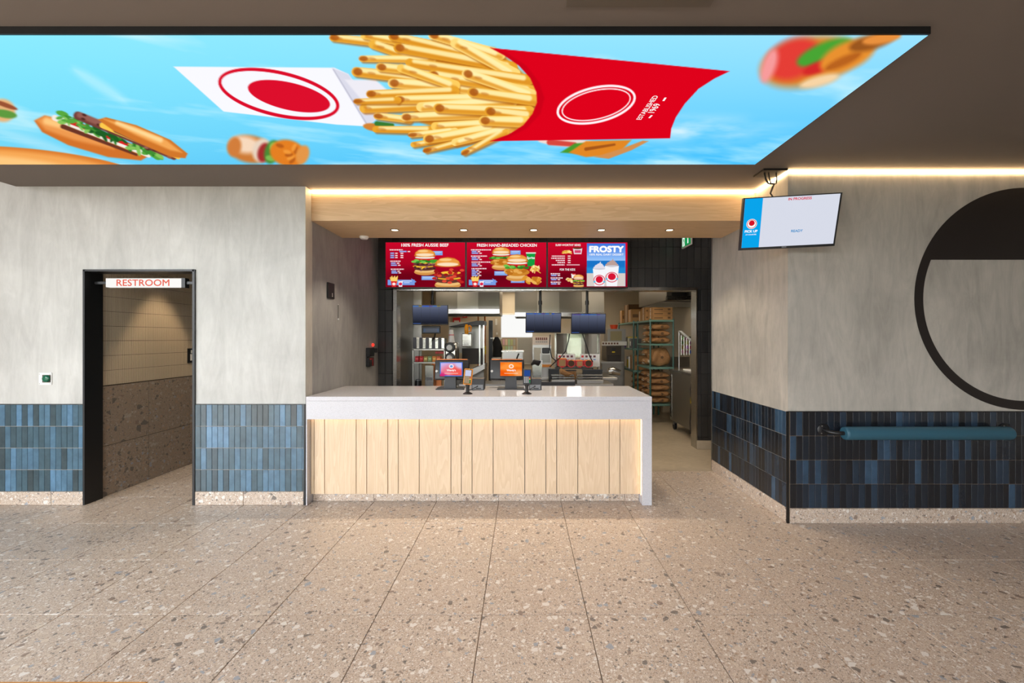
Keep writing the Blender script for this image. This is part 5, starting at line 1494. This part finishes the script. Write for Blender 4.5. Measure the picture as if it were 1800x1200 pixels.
b = MB(); bpx(b, 950, 1011, 671.5, 677.5, 6.3, .062); b.build('bench_rail', M['black_soft'], label='dark rail along the front of the pass bench', cat='rail')
t = thing('foil_wrap', 'crumpled brown paper wrap lying on the left slide tray', 'wrap', P(992, 664, 6.5))
MB().tube([P(985, 648, 6.5), P(988, 653, 6.48), P(994, 656, 6.47), P(1000, 657, 6.46), P(1006, 657, 6.46)], .03, 9, True, [.02, .045, .04, .025, .01]).build('paper', M['paper'], t, True)

# cables from the monitors
for k, (pts_, lab) in enumerate((([(1001, 587), (999, 600), (994, 617), (985, 628), (978, 634), (966, 645)], 'black cable bundle drooping from the right-hand monitor to the left'),
                                 ([(1024, 587), (1030, 605), (1036, 625), (1042, 636)], 'black cable running from the right-hand monitor down to the cartons'),
                                 ([(967, 588), (966, 610), (970, 628), (977, 634)], 'black cable hanging beside the toaster'))):
    MB().tube([P(x, y, 6.5 + .03 * k) for x, y in pts_], .0085, 6).build('monitor_cable', M['black'], label=lab, cat='cable', group='monitor cables')

# ---- ovens on the right
t = thing('oven_stack', 'dark stacked ovens behind the green storage rack', 'oven', P(1075, 700, 8.6))
b = MB(); bpx(b, 1066, 1092, 608, 637, 8.7, .5); b.build('body', smat('oven_dark', (66, 58, 50), .35, .6), t)
b = MB(); bpx(b, 1068, 1090, 624, 635, 8.69, .012); b.build('door', smat('oven_door', (44, 38, 34), .25), t)
b = MB(); bpx(b, 1075, 1082, 611, 616, 8.69, .012); b.build('control', M['black'], t)
b = MB(); bpx(b, 1076, 1081, 617.5, 619.5, 8.69, .012); b.build('control_label', M['yellow'], t)
b = MB(); bpx(b, 1058, 1095, 637.5, 730.4, 8.6, .6); b.build('stand', M['steel_dark'], t)
b = MB(); bpx(b, 1056, 1096, 635.5, 638, 8.58, .65); b.build('ledge', M['steel'], t)
t = thing('holding_cabinet', 'tall steel holding cabinet between guard and storage rack', 'cabinet', P(1075, 606, 9.3))
b = MB(); bpx(b, 1068, 1100, 578, 606, 9.3, .4); b.build('body', M['steel'], t)
b = MB(); bpx(b, 1070, 1098, 606, 720.2, 9.34, .3); b.build('stand', M['steel_dark'], t)
b = MB(); bpx(b, 1073, 1093, 582, 598, 9.29, .012); b.build('window', smat('cab_window', (160, 150, 116), .2), t)
b = MB(); bpx(b, 1058, 1102, 600, 607, 9.25, .03); b.build('label_strip', M['white_plastic'], t)
for k in range(6):
    b = MB(); bpx(b, 1059 + k * 5, 1062 + k * 5, 602, 605, 9.245, .006); b.build('label_picture', smat('guide_brown2', (112, 70, 50), .6), t)
t = thing('orange_tub', 'bright orange-red tub on top of the holding cabinet', 'tub', P(1080, 577.8, 9.4))
MB().lathe([(.07, 0), (.09, .09), (.085, .09), (.06, .01)], P(1079, 578, 9.42), 16).build('tub', emat('tub_dummy', (226, 70, 30), .0) if False else smat('tub_orange', (226, 74, 30), .4), t, True)
t = thing('steel_pan', 'shiny round-fronted steel pan at the end of the pass bench', 'pan', P(1082, 660, 7.6))
MB().tube([P(1069, 652, 7.5), P(1076, 651, 7.5), P(1090, 655, 7.5)], .06, 14, True, [.05, .07, .05]).build('pan', M['steel_mirror'], t, True)

# ================================================================== STORAGE RACK
def rack(x0, x1, y0, y1, levels, top, label):
    t = thing('storage_rack', label, 'rack', ((x0 + x1) / 2, (y0 + y1) / 2, 0), 'green storage racks')
    for x in (x0, x1 - .028):
        for y in (y0, y1 - .028): MB().tube([(x + .014, y + .014, 0), (x + .014, y + .014, top + .02)], .0155, 8).build('post', M['rack_green'], t, True)
    for z in levels:
        MB().box(x0, x1, y0, y1, z - .035, z, .004).build('shelf', M['rack_shelf'], t)
    return t
L1 = (.353, 1.03, 1.46, 1.90)
rack(2.33, 2.78, 7.84, 8.72, L1, 1.90, 'green epoxy storage rack end-on with flour sacks, nearest the doorway')
L2 = (.353, .90, 1.35, 1.90)
rack(2.26, 2.70, 8.75, 10.1, L2, 1.90, 'further green epoxy storage rack with small boxes')

def sack_mesh(name, sx, sy, sz, seed, fold=True):
    r = np.random.RandomState(seed)
    bm = bmesh.new()
    nu_, nv_ = 22, 14
    rings = []
    ph = r.rand(6) * 6
    for i in range(nv_ + 1):
        u = -1 + 2 * i / nv_
        k = (1 - abs(u) ** 5.0) ** .5 if abs(u) < 1 else 0.0
        k = max(k, .22)
        ring = []
        for j in range(nu_):
            a = 2 * math.pi * j / nu_
            ca, sa = math.cos(a), math.sin(a)
            c = math.copysign(abs(ca) ** .62, ca); s = math.copysign(abs(sa) ** .75, sa)
            w = 1 + .05 * math.sin(3 * a + ph[0] + 4 * u) + .04 * math.sin(7 * u + ph[1] + 2 * a) + .03 * math.sin(5 * a + 9 * u + ph[2])
            z = s * k * w
            if z < 0: z *= .8
            ring.append(bm.verts.new((u * sx * (1 + .02 * math.sin(2 * a + ph[3])), c * sy * (.82 + .18 * k) * w, (z + .8) * sz * .55)))
        rings.append(ring)
    for a, b in zip(rings, rings[1:]):
        for j in range(nu_): bm.faces.new((a[j], a[(j + 1) % nu_], b[(j + 1) % nu_], b[j]))
    bm.faces.new(rings[0]); bm.faces.new(rings[-1])
    bmesh.ops.recalc_face_normals(bm, faces=bm.faces)
    me = bpy.data.meshes.new(name); bm.to_mesh(me); bm.free()
    me.polygons.foreach_set('use_smooth', [True] * len(me.polygons))
    me.materials.append(M['paper'])
    return me
def sack(cx, cy, z, sx, sy, sz, seed, label, rot=0., group='kraft paper sacks on the green rack'):
    t = thing('paper_sack', label, 'sack', (cx, cy, z), group)
    o = inst('sack_body', sack_mesh('sack_body', sx, sy, sz, seed), t, (cx, cy, z), (0, 0, rot))
    # taped end facing the kitchen aisle
    c, s = math.cos(rot), math.sin(rot)
    b = MB().box(-sx * .99, -sx * .93, -sy * .5, sy * .5, sz * .18, sz * .62)
    q = b.build('tape', M['tape'], t); q.location, q.rotation_euler = (cx, cy, z), (0, 0, rot)
    b = MB().lathe([(.001, -.003), (.028, -.003), (.028, .0), (.001, .0)], (sx * .1, -sy * 1.0, sz * .48), 12, 'Y')
    q = b.build('stamp', M['cardboard_dark'], t); q.location, q.rotation_euler = (cx, cy, z), (0, 0, rot)
XC = 2.555
lv = {1.46: 'shelf just under the cartons', 1.03: 'waist-high shelf', .353: 'bottom shelf'}
for (cy, row) in ((8.03, 'front'), (8.40, 'rear')):
    for k in range(3):
        sack(XC, cy, 1.468 + k * .125, .178 - .006 * k, .15, .116, 10 + k + int(cy * 10), ['lowest', 'middle', 'topmost'][k] + ' kraft sack in the %s stack on the shelf just under the cartons' % row)
sack(XC + .005, 8.06, 1.045, .182, .155, .34, 31, 'large crumpled kraft sack filling the front of the waist-high shelf')
for k in range(2):
    sack(XC, 8.44, 1.040 + k * .17, .18, .14, .15, 41 + k, ['lower', 'upper'][k] + ' kraft sack at the rear of the waist-high shelf')
for (cy, row) in ((8.05, 'front'), (8.45, 'rear')):
    for k in range(5):
        sack(XC - .003 * k, cy, .36 + k * .117, .18, .155, .106, 61 + k + int(cy * 10), ['lowest', 'second', 'third', 'fourth', 'topmost'][k] + ' kraft sack in the %s stack on the bottom shelf' % row)
for k in range(4):
    sack(2.48, 8.98, .36 + k * .117, .17, .15, .106, 91 + k, ['lowest', 'second', 'third', 'topmost'][k] + ' kraft sack on the bottom shelf of the further green rack')

def carton(x0, x1, y0, y1, z0, z1, label, group='cardboard boxes on top of the rack', m='cardboard'):
    t = thing('cardboard_box', label, 'box', ((x0 + x1) / 2, (y0 + y1) / 2, z0), group)
    MB().box(x0, x1, y0, y1, z0, z1, .004).build('box_body', M[m], t)
    MB().box(x0 + .02, x0 + (x1 - x0) * .5, y0 - .001, y0, z0 + (z1 - z0) * .35, z0 + (z1 - z0) * .6).box(x1 - .09, x1 - .04, y0 - .001, y0, z0 + (z1 - z0) * .3, z0 + (z1 - z0) * .75).build('print', M['cardboard_dark'], t)
    MB().box(x0, x1, (y0 + y1) / 2 - .02, (y0 + y1) / 2 + .02, z1, z1 + .0008).box(x0 - .0008, x0, (y0 + y1) / 2 - .02, (y0 + y1) / 2 + .02, z0 + .01, z1).build('tape', M['tape'], t)
for k in range(3): carton(2.40, 2.76, 7.87, 8.20, 1.902 + k * .077, 1.902 + (k + 1) * .077 - .002, ['lowest', 'middle', 'topmost'][k] + ' flat carton in the front stack on the green rack')
for k in range(2): carton(2.36, 2.72, 8.24, 8.50, 1.902 + k * .13, 1.902 + (k + 1) * .13 - .002, ['lower', 'upper'][k] + ' cardboard box behind the stack of flat cartons')
carton(2.36, 2.70, 8.54, 8.72, 1.902, 2.10, 'wide cardboard box at the seam of the two green racks')
carton(2.28, 2.62, 8.95, 9.25, 1.902, 2.17, 'tall cardboard box on the further green rack')
carton(2.30, 2.66, 9.32, 9.70, 1.902, 2.30, 'dark open cardboard box below the ceiling on the further rack', m='cardboard_dark')
carton(2.28, 2.44, 9.85, 10.05, 1.902, 2.20, 'upright pale carton at the far end of the rack')
for k, (y0, c, h, lab) in enumerate(((9.95, (220, 50, 34), .17, 'bright red box on the further green rack'), (9.72, (120, 80, 160), .22, 'purple box on the further green rack'), (9.40, (206, 200, 178), .22, 'pale printed box with yellow lid on the further green rack'), (9.1, (96, 96, 98), .20, 'grey plastic tub on the further green rack'))):
    t = thing('supply_box', lab, 'box', (2.35, y0, 1.352))
    MB().box(2.29, 2.50, y0 - .09, y0 + .09, 1.352, 1.352 + h, .004).build('box_body', smat('supply_%d' % k, c, .5), t)
    if k == 2: MB().box(2.30, 2.49, y0 - .08, y0 + .08, 1.352 + h, 1.37 + h).build('lid', M['yellow'], t)
    else: MB().box(2.289, 2.2895, y0 - .05, y0 + .05, 1.40, 1.352 + h * .7).build('label_patch', M['white_plastic'], t)
t = thing('supply_box', 'yellow-labelled white box on the lower shelf of the further rack', 'box', (2.35, 9.35, .902))
MB().box(2.29, 2.42, 9.25, 9.42, .902, 1.16, .004).build('box_body', M['white_plastic'], t)
MB().box(2.2885, 2.29, 9.27, 9.40, .92, 1.10).build('label_patch', M['yellow'], t)
carton(2.30, 2.60, 8.82, 9.15, .902, 1.2, 'brown carton on the lower shelf of the further rack', 'cartons lower on the further rack')

# ---- bench fridge on castors
bf = thing('bench_fridge', 'stainless bench fridge on castors just inside the doorway', 'fridge', (2.9, 6.9, 0))
fx, fy0, fy1, fz0, fz1 = 2.555, 6.27, 7.42, .16, 1.0
MB().box(fx, fx + .62, fy0, fy1, fz0, fz1, .004).build('body', M['steel'], bf)
MB().box(fx - .015, fx + .64, fy0 - .01, fy1 + .015, fz1, fz1 + .035, .003).build('worktop', M['steel_mirror'], bf)
lp = MB().box(fx - .004, fx, fy1 - .10, fy1 - .01, fz0 + .05, fz1 - .05).build('louvre_panel', M['steel_mirror'], bf)
for k in range(24):
    z = fz0 + .07 + k * .031
    MB().box(fx - .007, fx - .003, fy1 - .09, fy1 - .02, z, z + .013).build('louvre', M['steel_dark'], lp)
for x in (fx + .06, fx + .55):
    for y in (fy0 + .08, fy1 - .07):
        fk = MB().box(x - .03, x + .03, y - .03, y + .03, .085, fz0).build('castor_fork', M['steel'], bf)
        c = MB().lathe([(.02, -.018), (.058, -.018), (.058, .018), (.02, .018)], (x, y, .058), 18, 'X').build('castor_wheel', M['black'], fk, True)
MB().tube([(fx - .012, 6.42, .95), (fx - .03, 6.43, .8), (fx - .014, 6.44, .6), (fx - .03, 6.45, .3), (fx - .02, 6.46, .12)], .008, 6).build('power_cord', M['black'], bf, True)
MB().box(fx - .022, fx - .001, 6.42, 6.46, .58, .68).build('plug_tag', M['yellow'], bf)
MB().box(2.95, 3.5, 8.96, 8.998, .95, 1.17).build('steel_splashback', M['steel'], label='stainless splashback on the white panelled wall', cat='splashback')
t = thing('chopping_board', 'white board lying on the bench fridge', 'board', (2.85, 6.9, 1.036))
MB().box(2.66, 3.0, 6.6, 7.1, 1.036, 1.056, .004).build('slab', M['white_plastic'], t)
# wire basket wall with packets to the right of the doorway
t = thing('wire_organiser', 'slanted wire organiser full of small packets beside the right jamb', 'organiser', (3.05, 7.9, 1.2))
for k in range(6): MB().tube([(2.93 + k * .05, 7.9, 1.62 - k * .03), (2.93 + k * .05, 7.9, 1.25)], .006, 6).build('upright', M['steel_mirror'], t)
MB().prism([(2.88, 7.88, 1.70), (2.93, 7.88, 1.70), (3.3, 7.88, 1.38), (3.3, 7.88, 1.33)], (0, .05, 0)).build('rail', M['white_plastic'], t)
rs = random.Random(9)
for k in range(16):
    x, z = 2.95 + (k % 4) * .07, 1.28 + (k // 4) * .085
    MB().box(x, x + .045, 7.91, 7.94, z, z + .06, .003).build('packet', smat('packet_%d' % k, (rs.randrange(60, 220), rs.randrange(50, 170), rs.randrange(50, 200)), .5), t)
for x in (2.90, 3.28): MB().tube([(x, 7.93, 0), (x, 7.93, 1.7)], .012, 8).build('post', M['steel'], t)
# yellow floor mark
MB().box(1.72, 2.0, 7.2, 7.26, -.002, .0005).build('floor_marking', M['orange'], label='short orange line on the kitchen floor', cat='floor marking')

# ---- corridor lamp
t = thing('corridor_downlight', 'warm downlight washing the finger tiled corridor wall', 'downlight', (CX + .37, 4.84, 2.75))
MB().lathe([(.034, 0), (.046, 0), (.046, -.003), (.034, -.003)], (CX + .37, 4.84, 2.75), 20).build('trim_ring', M['black'], t)
MB().lathe([(.001, -.0005), (.034, -.0005), (.034, -.002), (.001, -.002)], (CX + .37, 4.84, 2.75), 20).build('lens', M['lamp'], t)
spot('lamp', (CX + .37, 4.84, 2.735), 85, 58, (1.0, .78, .52), t, .45)
